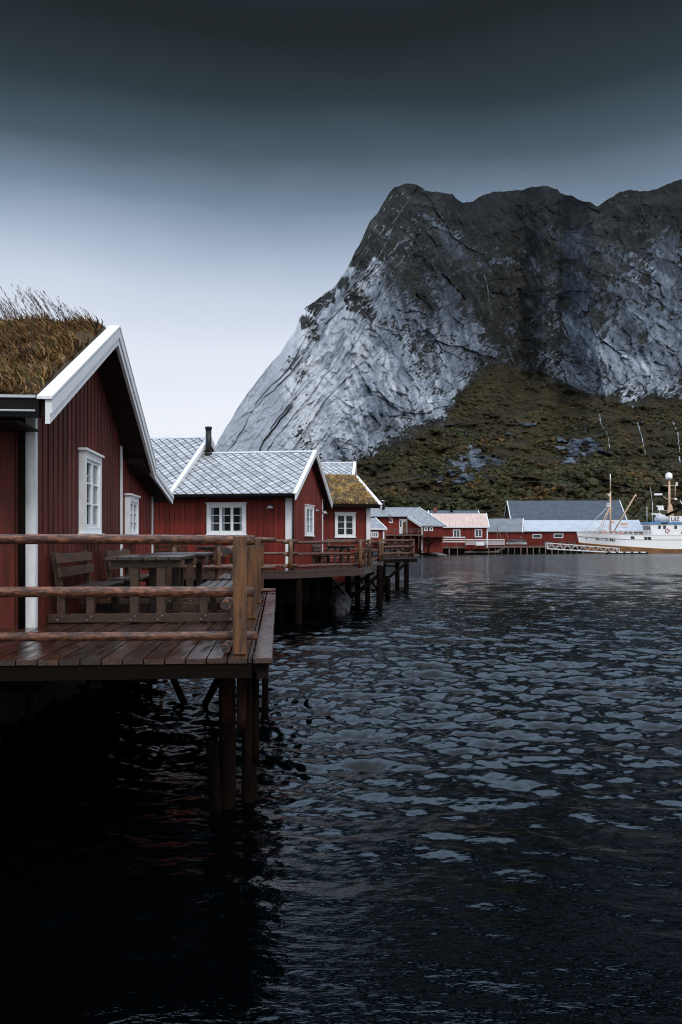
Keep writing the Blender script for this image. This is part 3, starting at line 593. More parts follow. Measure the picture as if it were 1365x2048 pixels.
def roof_gable(root, x0, x1, W, oe, ze, zr, kind, og0=0, og1=0, th=.12, mats=None, barge_h=.2, barge_t=.045, cap=.14, far_barge=True, tile=(.35, .44), gutter=True, near_barge=True, tiles_back=False):
    """ridge along x from x0 to x1 (overhangs included). returns roof object and top-height function"""
    half = W/2+oe; tg = (zr-ze)/half; zt = lambda y: ze+(y+oe)*tg if y <= W/2 else zr-(y-W/2)*tg
    zt.kinks = [W/2]; cs = 1/sqrt(1+tg*tg); sn = tg*cs; thv = th/cs
    sl = MB()
    for sgn in (0, 1):
        ya, yb = (-oe, W/2) if not sgn else (W+oe, W/2)
        sl.hexa([(x0, ya, ze-thv), (x1, ya, ze-thv), (x1, yb, zr-thv), (x0, yb, zr-thv), (x0, ya, ze), (x1, ya, ze), (x1, yb, zr), (x0, yb, zr)], .5)
    base_m = {'slate': MAT['slate_base'], 'sod': MAT['turf']}.get(kind, mats)
    ro = sl.build('roof', base_m, root)
    sf = MB()       # boarded underside
    nb = max(4, int((half/cs)/.16))
    for sgn in (0, 1):
        for i in range(nb):
            t0, t1 = i/nb, (i+.94)/nb
            p = lambda t, e: ((-oe+half*t) if not sgn else (W+oe-half*t), ze+half*t*tg-thv-.004-e)
            (ya, za), (yb, zb) = p(t0, 0), p(t1, 0); (_, zc), (_, zd) = p(t0, .02), p(t1, .02)
            sf.hexa([(x0+.004, ya, zc), (x1-.004, ya, zc), (x1-.004, yb, zd), (x0+.004, yb, zd), (x0+.004, ya, za), (x1-.004, ya, za), (x1-.004, yb, zb), (x0+.004, yb, zb)])
    sf.build('soffit', MAT['soffit'], ro)
    ex, es, en = Vector((1, 0, 0)), Vector((0, cs, sn)), Vector((0, -sn, cs))
    if kind == 'slate':
        mb = MB(); slate_tiles(mb, Vector((x0, -oe, ze)), ex, es, en, x1-x0, half/cs-.03, *tile)
        if tiles_back: slate_tiles(mb, Vector((x0, W+oe, ze)), ex, Vector((0, -cs, sn)), Vector((0, sn, cs)), x1-x0, half/cs-.03, *tile)
        mb.build('slate_tiles', MAT['slate'], ro)
        rc = MB(); rc.prism([(x0, W/2-.13, zr-.13*tg+.035), (x0, W/2+.13, zr-.13*tg+.035), (x0, W/2+.13, zr-.13*tg+.05), (x0, W/2, zr+.055), (x0, W/2-.13, zr-.13*tg+.05)], (x1-x0, 0, 0)); rc.build('ridge_cap', MAT['zinc'], ro)
    def barge(x, dx):
        for sgn in (0, 1):
            mb = MB(); Y = (lambda s: -oe+half*s) if not sgn else (lambda s: W+oe-half*s)
            e0 = -.03
            A = [(x, Y(e0), ze+half*e0*tg+.035), (x, Y(1), zr+.035), (x, Y(1), zr+.035-barge_h/cs), (x, Y(e0), ze+half*e0*tg+.035-barge_h/cs)]
            mb.prism(A, (dx*barge_t, 0, 0), .6)
            B = [(x+dx*barge_t, Y(e0), ze+half*e0*tg+.03), (x+dx*barge_t, Y(1), zr+.03), (x+dx*barge_t, Y(1), zr+.03-barge_h*.55/cs), (x+dx*barge_t, Y(e0), ze+half*e0*tg+.03-barge_h*.55/cs)]
            mb.prism(B, (dx*.022, 0, 0), .4)
            xa, xb = x-dx*(cap-.09), x+dx*(barge_t+.03)
            C = [(xa, Y(e0-.008), ze+half*e0*tg+.037), (xa, Y(1), zr+.037+.008*tg), (xa, Y(1), zr+.068), (xa, Y(e0-.008), ze+half*e0*tg+.068)]
            mb.prism(C, (xb-xa, 0, 0), .9)
            mb.build('barge_board', MAT['white'], ro)
    if near_barge: barge(x1, 1)
    if far_barge: barge(x0, -1)
    if gutter:
        g = MB(); n = 8; rr = .065; m = 12
        q = [(xx, -oe-.075+rr*cos(pi+pi*i/n)*1.0, ze-.075+rr*sin(pi+pi*i/n)) for xx in (x0+.05, x1-.02) for i in range(n+1)]+[(xx, -oe-.075+(rr-.008)*cos(pi+pi*i/n), ze-.075+(rr-.008)*sin(pi+pi*i/n)) for xx in (x0+.05, x1-.02) for i in range(n+1)]
        k = n+1; fs = [(i, i+1, k+i+1, k+i) for i in range(n)]+[(2*k+i+1, 2*k+i, 3*k+i, 3*k+i+1) for i in range(n)]+[(0, k, 3*k, 2*k), (n, 2*k+n, 3*k+n, k+n)]+[(i, 2*k+i, 2*k+i+1, i+1) for i in range(n)]+[(k+i+1, 3*k+i+1, 3*k+i, k+i) for i in range(n)]
        g.faces(q, fs, sm=False)
        xx = x0+.4
        while xx < x1-.1:
            g.box(xx-.012, xx+.012, -oe-.15, -oe-.005, ze-.012, ze-.006); xx += 1.15
        g.build('gutter', MAT['gutter'], ro)
    return ro, zt, (ex, es, en, cs, tg, half)
def corner_boards(root, W, ztop0, base, w=.15, xs=(0.,), back=True, t=.05):
    for x in xs:
        mb = MB(); mb.box(x-w, x+t, -t, -.0, base, ztop0-.01); mb.build('corner_board', MAT['white'], root)
        mb = MB(); mb.box(x+.001, x+t-.002, .0, w, base, ztop0-.01); mb.build('corner_board', MAT['white'], root)
        if back:
            mb = MB(); mb.box(x, x+t, W-w, W+.004, base, ztop0-.01); mb.build('corner_board', MAT['white'], root)
def downpipe(root, x, y, z0, z1, r=.04, mat=None, name='downpipe', elbow=None):
    mb = MB(); mb.tube((x, y, z0), (x, y, z1), r, seg=10)
    if elbow: mb.tube((x, y, z1-.02), elbow, r, seg=10)
    return mb.build(name, mat or MAT['gutter'], root)
def box_walls(root, x0, x1, W, base, zt, mat, th=.1, sides=('back', 'left')):
    mb = MB(); z = zt(0.)
    if 'back' in sides: mb.box(x0, x1, W-th, W-.002, base, z-.0)
    mb.build('back_wall', mat, root)
    if 'left' in sides:
        mb = MB(); mb.prism([(x0, .1, base), (x0, W-.1, base), (x0, W-.1, zt(W-.1)), (x0, W/2, zt(W/2)), (x0, .1, zt(.1))], (.1, 0, 0)); mb.build('end_wall', mat, root)

# ------------------------------------------------------------------ near sod-roofed cabin
TN = radians(4.5)
CN = Vector((-3.67, 9.55, DZ))
hn = thing('sod_cabin', 'nearest red board cabin with tall dry grass growing on its roof', 'cabin', CN, TN)
Wn, oen, ogn = 5.34, .90, .42
zen, zrn = 2.57, 4.265
ron, ztn, fr = roof_gable(hn, -8.5, ogn, Wn, oen, zen, zrn, 'sod', th=.16, barge_h=.235, barge_t=.05, cap=.17, gutter=False)
under = lambda y, e=.20: ztn(y)-e
under.kinks = [Wn/2]
board_gable(hn, Wn, under, -.35, MAT['red_dim'], pitch=.232, bw=.165)
board_front(hn, -8.2, 0, 0, -.35, under(0), MAT['red_dim'])
box_walls(hn, -8.2, -.11, Wn, -.35, under, MAT['red_dim'])
mb = MB(); mb.box(-8.3, .04, -.03, Wn+3.7, -.75, -.2); mb.build('floor', MAT['beam'], hn)
corner_boards(hn, Wn, under(0), -.06, .15, t=.03)
window(hn, 'gable', 2.60, 1.042+.71, 1.10, 1.20, 2, 3, off=.03, curtain=.55)
ex, es, en, cs, tg, half = fr
tf = MB()      # turf log / fascia along the eave, black with a thin metal edge
tf.box(-8.5, ogn-.07, -oen-.10, -oen+.02, zen-.20, zen+.02); tf.build('eave_board', MAT['gutter'], ron)
tf = MB(); tf.box(-8.5, ogn-.10, -oen-.125, -oen-.10, zen+.0, zen+.03); tf.tube((-8.5, -oen-.13, zen-.14), (ogn-.1, -oen-.13, zen-.14), .012, seg=6)
tf.tube((-.42, -oen-.135, zen+.03), (-.46, -oen-.135, zen-.2), .01, seg=6); tf.tube((-2.2, -oen-.135, zen+.03), (-2.24, -oen-.135, zen-.2), .01, seg=6); tf.build('eave_trim', MAT['zinc'], ron)
tf = MB(); tf.box(-8.5, .08, -oen+.06, -.06, zen-.24, zen-.215); tf.build('eave_soffit', MAT['soffit'], ron)
# turf body
def turf_sheet(parent, O, ex, es, en, Lx, Ls, th, seed=3):
    nx, ns = int(Lx/.09), int(Ls/.09); x = np.linspace(0, Lx, nx); s = np.linspace(0, Ls, ns); Xg, Sg = np.meshgrid(x, s)
    h = th+.05*fbm(Xg/.5, Sg/.5, 3, seed)+.02*fbm(Xg/.12, Sg/.12, 2, seed+1); e = np.minimum.reduce([Xg/.12, (Lx-Xg)/.12, Sg/.10]); h = h*np.clip(e, 0, 1)**.5+.003
    O_, a, b, c = (np.array(v[:]) for v in (O, ex, es, en)); V = O_+Xg[..., None]*a+Sg[..., None]*b+h[..., None]*c
    i = np.arange(ns-1)[:, None]*nx+np.arange(nx-1)[None, :]
    return np_mesh('turf', V.reshape(-1, 3), np.stack([i, i+1, i+nx+1, i+nx], -1).reshape(-1, 4), MAT['turf'], parent)
Ot = Vector((-8.5, -oen+.0, zen)); Lxn = 8.5+ogn-.1
turf_sheet(ron, Ot+es*.01, ex, es, en, Lxn, half/cs-.01, .10)
vis0 = Vector((-6.0, -oen, zen))+en*.06
grass_on('turf_grass', ron, vis0, ex, es, en, 6.0+ogn-.14, half/cs, 66000, .05, .23, MAT['grass_brown'], lean=(-.12, -.3), seed=5, ridge_boost=.15)
rp_ = []; rh_ = []
for i in range(420):
    x = random.uniform(-4.3, ogn-.22); s = half/cs-abs(random.gauss(0, .35)); p = Vector((0, -oen, zen))+ex*x+es*s+en*.08; dense = .62+.55*pn(x/.45, 7.7, 4)+(.3 if x < -2.2 else 0)
    rp_.append(p); rh_.append(max(.16, dense*random.uniform(.3, .82)*(1 if x < .0 else .75)))
for i in range(90):
    x = random.uniform(-4., ogn-.5); s = random.uniform(.2, half/cs); rp_.append(Vector((0, -oen, zen))+ex*x+es*s+en*.08); rh_.append(random.uniform(.3, .7))
stalks_on('tall_grass', ron, rp_, rh_, MAT['stalk'], (-.45, -.05), 6)
downpipe(hn, -.105, -.10, -.0, under(0)-.03, .042, MAT['beam'])
# lean-to behind it
W2 = 3.66
ztl = lambda y: 2.60-(y-Wn)*.135-.02
wl = board_gable(hn, W2, lambda y: min(ztl(y), 2.6), -.35, MAT['red'], y0=Wn+.006, name='annexe_wall', x=-.02)
mb = MB()
ya, yb = Wn+.35, Wn+W2+.55; za, zb = 2.62, 2.08
mb.hexa([(-6, ya, za-.12), (ogn-.06, ya, za-.12), (ogn-.06, yb, zb-.12), (-6, yb, zb-.12), (-6, ya, za), (ogn-.06, ya, za), (ogn-.06, yb, zb), (-6, yb, zb)]); lr = mb.build('annexe_roof', MAT['soffit'], hn)
yc = Wn+.93; zc = za+(zb-za)*(yc-ya)/(yb-ya); mb = MB(); mb.prism([(ogn-.06, yc, zc+.03), (ogn-.06, yb, zb+.03), (ogn-.06, yb, zb-.17), (ogn-.06, yc, zc-.17)], (.05, 0, 0)); mb.prism([(ogn-.01, yc, zc+.03), (ogn-.01, yb, zb+.03), (ogn-.01, yb, zb-.06), (ogn-.01, yc, zc-.06)], (.02, 0, 0)); mb.build('barge_board', MAT['white'], lr)
window(hn, 'gable', Wn+.80, 1.042+.46, 1.0, .80, 2, 3, off=.012, curtain=.5)
mb = MB(); mb.box(-.02, .03, Wn+W2-.13, Wn+W2, -.05, ztl(Wn+W2)-.02); mb.build('corner_board', MAT['white'], hn)
mb = MB(); mb.box(-5.5, -.13, Wn+W2-.1, Wn+W2, -.35, ztl(Wn+W2)-.02); mb.build('annexe_back_wall', MAT['red'], hn)

# ------------------------------------------------------------------ slate-roofed cabin and the taller one behind it
T2 = radians(-9.0); C2 = Vector((-1.83, 29.3, DZ)); L2 = 4.65
h2 = thing('slate_cabin', 'red cabin with diamond slate roof and a black stove pipe, facing the bay', 'cabin', C2, T2)
W2c, oe2, og2 = 6.3, .6, .3; ze2, zr2 = 1.69+1.042, 3.60+1.042
ro2, zt2, fr2 = roof_gable(h2, -L2, og2, W2c, oe2, ze2, zr2, 'slate', barge_h=.2, cap=.16, far_barge=False)
u2 = lambda y, e=.16: zt2(y)-e
u2.kinks = [W2c/2]
board_gable(h2, W2c, u2, -.09, MAT['red'], pitch=.165, bw=.105, th=.045)
board_front(h2, -L2, 0, 0, -.09, u2(0), MAT['red'])
mb = MB(); mb.box(-L2, .035, -.03, W2c, -.6, -.1); mb.build('floor', MAT['beam'], h2)
box_walls(h2, -L2, -.11, W2c, -.09, u2, MAT['red'], sides=('back',))
corner_boards(h2, W2c, u2(0), -.05, .2)
window(h2, 'front', -2.43, 1.042+.80, 1.50, 1.15, 3, 3, off=.02, curtain=.28)
window(h2, 'gable', 3.05, 1.042+.80, 1.55, 1.20, 2, 3, off=.03, curtain=.6)
downpipe(h2, .10, -.10, 0, u2(0)-.25, .035, elbow=(.02, -oe2-.05, ze2-.12))
ch = MB(); ch.tube((-4.15, W2c/2-.12, zr2-.25), (-4.15, W2c/2-.12, zr2+1.0), .12, seg=16); co = ch.build('stove_pipe', MAT['black'], h2)
ch = MB(); ch.tube((-4.15, W2c/2-.12, zr2+.98), (-4.15, W2c/2-.12, zr2+1.08), .145, seg=16); ch.build('pipe_cowl', MAT['black'], co); ch = MB(); ch.tube((-4.15, W2c/2-.12, zr2-.12), (-4.15, W2c/2-.12, zr2+.02), .2, .14, seg=16); ch.build('pipe_collar', MAT['black'], co)
def wall_lamp(root, p, out):
    o = Vector(out); p = Vector(p); mb = MB(); mb.tube(p, p+o*.04, .06, seg=12); mb.tube(p+o*.04, p+o*.22+Vector((0, 0, .08)), .014, seg=8); mb.tube(p+o*.22+Vector((0, 0, .085)), p+o*.26+Vector((0, 0, -.02)), .02, seg=8)
    l_ = mb.build('wall_lamp', MAT['black'], root); s = MB(); c = p+o*.26; s.tube(c+Vector((0, 0, .02)), c+Vector((0, 0, -.10)), .05, .15, seg=14); s.build('lamp_shade', MAT['lamp'], l_)
wall_lamp(h2, (-.72, -.02, 1.042+1.27), (0, -1, 0))
wall_lamp(h2, (.03, W2c-1.0, 1.042+1.25), (1, 0, 0))
mb = MB(); mb.tube((.05, 4.6, 2.31), (.10, 4.6, 2.31), .06, seg=10); mb.tube((.09, 4.6, 2.32), (.16, 4.72, 2.30), .02, seg=6); mb.build('wall_socket', MAT['lamp'], h2)

CB = C2+Matrix.Rotation(T2, 3, 'Z') @ Vector((-L2, 0, 0))
hb = thing('tall_slate_cabin', 'taller red cabin whose steep diamond slate roof rises behind the stove pipe', 'cabin', CB, T2)
WB, ogb = 7.75, .25; zrb = 4.36+1.042
rob, ztb, frb = roof_gable(hb, -7.5, ogb, WB, oe2, ze2, zrb, 'slate', barge_h=.2, cap=.17, far_barge=True)
ub = lambda y, e=.16: ztb(y)-e
ub.kinks = [WB/2]
mbx = MB(); mbx.prism([(-.005, .03, -.09), (-.005, WB, -.09), (-.005, WB, ub(WB)), (-.005, WB/2, ub(WB/2)), (-.005, .03, ub(.03))], (-.1, 0, 0)); mbx.build('gable_wall', MAT['red'], hb)
board_front(hb, -7.2, -.012, 0, -.09, ub(0), MAT['red'])
mb = MB(); mb.box(-7.25, -.02, -.03, WB, -.6, -.1); mb.build('floor', MAT['beam'], hb)
box_walls(hb, -7.2, -.12, WB, -.09, ub, MAT['red'])
mb = MB(); mb.box(-1.95, -1.83, -.06, -.02, 0, 2.05); mb.box(-.85, -.73, -.06, -.02, 0, 2.05); mb.box(-2.0, -.68, -.065, -.02, 2.05, 2.2); do = mb.build('door', MAT['white'], hb)
mb = MB(); mb.box(-1.83, -.85, -.045, -.02, .05, 2.05); mb.build('door_leaf', MAT['red_dim'], do)

# ------------------------------------------------------------------ small sod cabin and the slate house behind it
TC = radians(18); CC = Vector((1.43, 40.5, DZ))
hc = thing('small_sod_cabin', 'small red cabin with short golden grass on its roof beyond the slate cabin', 'cabin', CC, TC)
WC, oec, ogc = 6.0, .6, .35; zec, zrc = 1.80+1.042, 3.46+1.042; LC = 5.0
roc, ztc, frc = roof_gable(hc, -LC, ogc, WC, oec, zec, zrc, 'sod', th=.15, barge_h=.22, cap=.2, gutter=False)
uc = lambda y, e=.19: ztc(y)-e
uc.kinks = [WC/2]
board_gable(hc, WC, uc, -.09, MAT['red'], pitch=.2)
board_front(hc, -LC+.3, 0, 0, -.09, uc(0), MAT['red'])
mb = MB(); mb.box(-LC+.28, .035, -.03, WC, -.6, -.1); mb.build('floor', MAT['beam'], hc)
box_walls(hc, -LC+.3, -.11, WC, -.09, uc, MAT['red'])
corner_boards(hc, WC, uc(0), -.05, .17)
window(hc, 'front', -1.31, 1.042+.78, 1.08, 1.22, 2, 3, off=.02, curtain=.0)
mb = MB(); mb.box(-LC, ogc-.05, -oec-.09, -oec+.02, zec-.16, zec+.01); mb.build('eave_board', MAT['beam'], roc)
ex, es, en, cs, tg, half = frc
turf_sheet(roc, Vector((-LC, -oec, zec))+es*.01, ex, es, en, LC+ogc-.08, half/cs-.01, .09, 8)
grass_on('turf_grass', roc, Vector((-LC, -oec, zec))+en*.05, ex, es, en, LC+ogc-.12, half/cs, 15000, .07, .22, MAT['grass_gold'], lean=(.12, -.35), width=.017, seed=15)
TD = radians(-4)
hd = thing('back_slate_house', 'slate roof gable just showing behind the small sod cabin', 'house', (.3, 48.2, DZ), TD)
rod, ztd, frd = roof_gable(hd, -8, .35, 7.6, .5, 3.45, 6.1, 'slate', cap=.2, gutter=False, far_barge=True)
ud = lambda y, e=.16: ztd(y)-e
ud.kinks = [3.8]
board_gable(hd, 7.6, ud, -1.5, MAT['red'], pitch=.2)
board_front(hd, -7.7, 0, 0, -1.5, ud(0), MAT['red'])
box_walls(hd, -7.7, -.11, 7.6, -1.5, ud, MAT['red'])

# ------------------------------------------------------------------ decks on piles
def deck(name, label, poly, ang, pile_pts, beams, braces, pitch=.18, edge=None, fascia_h=.22, fmat=None):
    root = thing(name, label, 'deck', (0, 0, 0)); mb = MB(); c, s = cos(ang), sin(ang)
    loc = [(x*c+y*s, -x*s+y*c) for x, y in poly]; xs = [p[0] for p in loc]; x = min(xs)
    while x < max(xs):
        q = clip_poly(clip_poly(loc, (1, 0, x+pitch-.012)), (-1, 0, -x))
        if len(q) > 2:
            dz = random.uniform(-.004, .004); pts = [(a*c-b*s, a*s+b*c, DZ-.045+dz) for a, b in q]; mb.prism(pts, (0, 0, .045))
        x += pitch
    o = mb.build('decking', MAT['deck'], root)
    fb = MB(); n = len(poly); area = sum(poly[i][0]*poly[(i+1) % n][1]-poly[(i+1) % n][0]*poly[i][1] for i in range(n))
    for i in beams:
        a, b = Vector((*poly[i], 0)), Vector((*poly[(i+1) % n], 0)); nrm = (b-a).cross(Vector((0, 0, 1))).normalized()*(1 if area > 0 else -1)
        e = Vector((0, 0, DZ-.05-fascia_h/2)); fb.beam(a-nrm*.05+e, b-nrm*.05+e, .07, fascia_h)
    if beams: fb.build('fascia_beam', fmat or MAT['beam'], root)
    for (px_, py_, r, top) in pile_pts:
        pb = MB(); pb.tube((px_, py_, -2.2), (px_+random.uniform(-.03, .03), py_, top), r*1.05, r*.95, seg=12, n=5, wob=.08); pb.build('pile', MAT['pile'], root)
    for (a, b, r) in braces:
        pb = MB(); pb.tube(a, b, r, seg=10, n=4, wob=.08, bend=.01); pb.build('brace', MAT['pile'], root)
    return root
def LN(u, v, z=0.): c, s = cos(TN), sin(TN); return Vector((CN.x+u*c-v*s, CN.y+u*s+v*c, DZ+z))
lp = lambda u, v: LN(u, v)[:2]
UE, V0, V1 = 2.86, -2.67, 6.40
d1 = deck('near_deck', 'wet brown plank deck on piles in front of the nearest cabin', [lp(-9, V0), lp(UE-.185, V0), lp(UE-.185, V1), lp(-9, V1)], TN,
          [], [0], [], pitch=.182, fascia_h=.13)
mb = MB(); q = [lp(UE-.168, V0-.02), lp(UE, V0-.02), lp(UE+.005, V1), lp(UE-.165, V1)]; mb.prism([(a, b, DZ-.05) for a, b in q], (0, 0, .055)); eb = mb.build('edge_board', MAT['edge'], d1, bevel=.006)
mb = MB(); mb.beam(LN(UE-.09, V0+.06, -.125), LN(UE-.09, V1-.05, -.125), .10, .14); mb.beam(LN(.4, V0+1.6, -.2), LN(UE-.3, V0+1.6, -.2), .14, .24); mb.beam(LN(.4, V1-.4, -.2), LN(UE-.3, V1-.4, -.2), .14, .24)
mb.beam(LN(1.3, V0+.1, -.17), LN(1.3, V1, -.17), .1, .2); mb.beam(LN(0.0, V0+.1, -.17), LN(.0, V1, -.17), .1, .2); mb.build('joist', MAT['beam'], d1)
mb = MB()
for k in range(47): mb.box(-9+k*.182, -9+k*.182+.17, V1+.03, 17.25, -.05, -.004)
refl_block = mb.build('walkway', MAT['deck'], d1); refl_block.location = LN(0, 0); refl_block.rotation_euler = (0, 0, TN)  # hidden link planks, added to block red reflections under the deck
def npile(px, Y, wpx, top=-.29, mat='pile', bot=-DZ-2, sq=True):
    x = (px-CX)*Y/F; r = wpx*Y/F/2; mb = MB()
    if sq: mb.tube((x, Y, DZ+bot), (x, Y, DZ+top), r, seg=14, n=4, wob=.05)
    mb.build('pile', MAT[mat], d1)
npile(455, 8.7, 34); npile(499, 8.9, 30); npile(531, 13.4, 13)
npile(484, 7.35, 20, -.2, 'stub', -.2-.48); npile(453, 7.9, 22, -.2, 'stub', -.2-.55); npile(512, 8.0, 14, -.29, 'pile', -.29-.9)
for (a, b) in (((345, 1352, 14.0), (374, 1402, 14.4)), ((440, 1352, 12.0), (408, 1397, 14.0))):
    mb = MB(); mb.tube(P(*a), P(*b)+Vector((0, 0, -.15)), .06, seg=10, n=3, wob=.08); mb.build('brace', MAT['pile'], d1)
npile(300, 15.5, 12); npile(180, 13.5, 14); npile(60, 12.5, 16); npile(-60, 9.0, 30)
mb = MB(); mb.tube((-1.22, 8.7, -2), (-1.375, 8.5, .80), .06, .066, seg=14, n=5, wob=.08)
tag(mb.build('mooring_stump', MAT['pile']), 'cut-off dark pile stump standing in the water beneath the near deck corner', 'stump')

C_ = lambda px, Y: ((px-CX)*Y/F, Y)
D2 = [(-10, 26.2), (-2.42, 27.2), (-1.8, 27.45), (.9, 30.3), (2.17, 40.7), (1.0, 41.2), (-10, 41.2)]
d2 = deck('bay_deck', 'angled plank deck around the slate cabin with log rails above dark piles', D2, T2-radians(8),
          [(*C_(598, 28.0), .13, DZ-.05), (*C_(697, 33.2), .13, DZ-.05), (*C_(759, 35.2), .14, DZ-.05), (*C_(648, 31.0), .13, DZ-.05), (*C_(660, 36), .13, DZ-.05), (*C_(736, 38), .12, DZ-.05), (*C_(560, 29.5), .13, DZ-.05), (*C_(625, 34), .13, DZ-.05), (*C_(715, 36.5), .12, DZ-.05)],
          [0, 1, 2, 3], [(P(706, 1192, 33.5), P(755, 1153, 35.5), .085), (P(705, 1168, 34), P(748, 1146, 36), .05), (P(745, 1183, 37), P(770, 1166, 38), .05), (P(655, 1148, 31), P(690, 1190, 31), .04), (P(664, 1180, 32), P(690, 1165, 33), .05), (P(742, 1160, 36), P(755, 1178, 37), .05)], pitch=.16, fmat=MAT['fascia'])
D3 = [(.3, 45.2), (2.47, 46.0), (4.70, 49.3), (4.2, 58), (.3, 58)]
d3 = deck('far_deck', 'farthest plank deck of the row, jutting over the water on tall piles', D3, radians(20),
          [(*C_(767, 46.5), .14, DZ-.05), (*C_(795, 48.0), .14, DZ-.05), (*C_(814, 46.9), .14, DZ-.05), (*C_(776, 40.5), .13, DZ-.75)],
          [0, 1, 2], [(P(762, 1168, 42), P(812, 1127, 47.0), .085), (P(768, 1131, 46.5), P(793, 1133, 48), .05)], pitch=.16)
bl = bmesh.new(); bmesh.ops.create_icosphere(bl, subdivisions=4, radius=1)
for v in bl.verts:
    n_ = fbm(np.array(v.co.x*1.1+3), np.array(v.co.y*1.1+v.co.z*1.7), 3, 5); v.co *= 1+.3*float(n_); v.co.x *= .42; v.co.y *= .45; v.co.z *= .55
me = bpy.data.meshes.new('boulder'); bl.to_mesh(me); bl.free()
bo = link_mesh('boulder', me, MAT['boulder']); bo.location = ((681-CX)*31.5/F, 31.5, .35); tag(bo, 'grey boulder in the shadow under the bay deck', 'boulder')

# ------------------------------------------------------------------ log fences
def post_log(root, p, h, r, mat='post', square=False, z0=0.):
    mb = MB(); x, y = p[0], p[1]
    if square: mb.box(-r, r, -r, r, z0, h); o = mb.build('post', MAT[mat], root, bevel=.008); o.location = (x, y, DZ); o.rotation_euler = (0, 0, TN); return o
    mb.tube((x, y, DZ+z0), (x, y, DZ+h), r, seg=14, n=3, wob=.03); return mb.build('post', MAT[mat], root)
def rail_log(root, a, b, r):
    # built along its own x axis so that the bark runs with the log
    a = Vector(a); b = Vector(b); L = (b-a).length; mb = MB(); mb.tube((0, 0, 0), (L, 0, 0), r*random.uniform(.95, 1.08), r*random.uniform(.88, 1.0), seg=14, n=max(3, int(L/.22)), wob=.045, bend=r*.22)
    o = mb.build('rail', MAT['log'], root); o.location = a; o.rotation_euler = (b-a).to_track_quat('X', 'Z').to_euler()
    e = MB(); e.tube((-.004, 0, 0), (.002, 0, 0), r*.8, seg=14); e.tube((L-.002, 0, 0), (L+.004, 0, 0), r*.8, seg=14); e.build('log_end', MAT['log_end'], o); return o
f1 = thing('log_fence', 'nearest log fence along the front of the wet deck with a thick corner post', 'fence', (0, 0, 0))
UP = 2.56
post_log(f1, LN(UP, -2.42), 1.085, .062, 'post', True); post_log(f1, LN(UP-3.9, -2.42), 1.085, .062, 'post', True)
for zc, r, ue in ((1.055, .050, 2.69), (.572, .049, 2.68), (.168, .046, 2.72)):
    rail_log(f1, LN(-6.5, -2.29, zc), LN(ue, -2.29, zc-.01), r)
f1b = thing('log_fence', 'log fence down the water side of the near deck with three square posts', 'fence', (0, 0, 0))
for v, z_ in ((.95, 1.075), (3.55, 1.07), (6.22, 1.065)): post_log(f1b, LN(2.555, v), z_, .066, 'post', True)
for zc, r in ((.945, .045), (.45, .046), (.06, .04)): rail_log(f1b, LN(2.43, -2.46, zc), LN(2.44, 6.3, zc), r)
f1c = thing('log_fence', 'log fence across the rear end of the near deck behind the picnic sets', 'fence', (0, 0, 0))
for u in (1.72, .85): post_log(f1c, LN(u, 6.22), 1.05, .06)
for zc, r in ((1.06, .045), (.51, .042), (.06, .04)): rail_log(f1c, LN(.25, 6.10, zc), LN(2.86, 6.10, zc), r)
f2 = thing('log_fence', 'log fence following the angled edge of the bay deck', 'fence', (0, 0, 0))
pp = [(-9.5, 26.45), (-6.9, 26.8), (-4.15, 27.15), (-1.74, 27.62), (.72, 30.45), (1.22, 34.3), (1.93, 40.2)]
for p in pp: post_log(f2, p, 1.09, .085)
for i in range(len(pp)-1):
    a = Vector((*pp[i], 0)); b = Vector((*pp[i+1], 0)); d_ = (b-a).normalized(); nn = Vector((-d_.y, d_.x, 0))*.1
    for k, zc in enumerate((.98, .56, .14) if i % 2 else (1.02, .60, .18)):
        rail_log(f2, a-d_*.28+nn+Vector((0, 0, DZ+zc)), b+d_*.28+nn+Vector((0, 0, DZ+zc)), .055)
f2b = thing('log_fence', 'short log fence between the sod cabin and the slate cabin', 'fence', (0, 0, 0))
pq = [(-.6, 38.2), (1.35, 38.9)]
for p in pq: post_log(f2b, p, 1.06, .08)
for zc in (1.04, .62, .2): rail_log(f2b, (-.9, 38.2, DZ+zc), (1.6, 38.98, DZ+zc), .055)
f3 = thing('log_fence', 'log fence around the farthest deck with a stout end post', 'fence', (0, 0, 0))
pr_ = [(2.35, 46.3), (4.42, 49.4), (4.1, 54), (3.9, 57.5)]
for p in pr_: post_log(f3, p, 1.14, .12)
for i in range(3):
    a = Vector((*pr_[i], 0)); b = Vector((*pr_[i+1], 0)); d_ = (b-a).normalized()
    for zc in (1.05, .68, .28): rail_log(f3, a-d_*.3+Vector((0, 0, DZ+zc)), b+d_*.1+Vector((0, 0, DZ+zc)), .07)

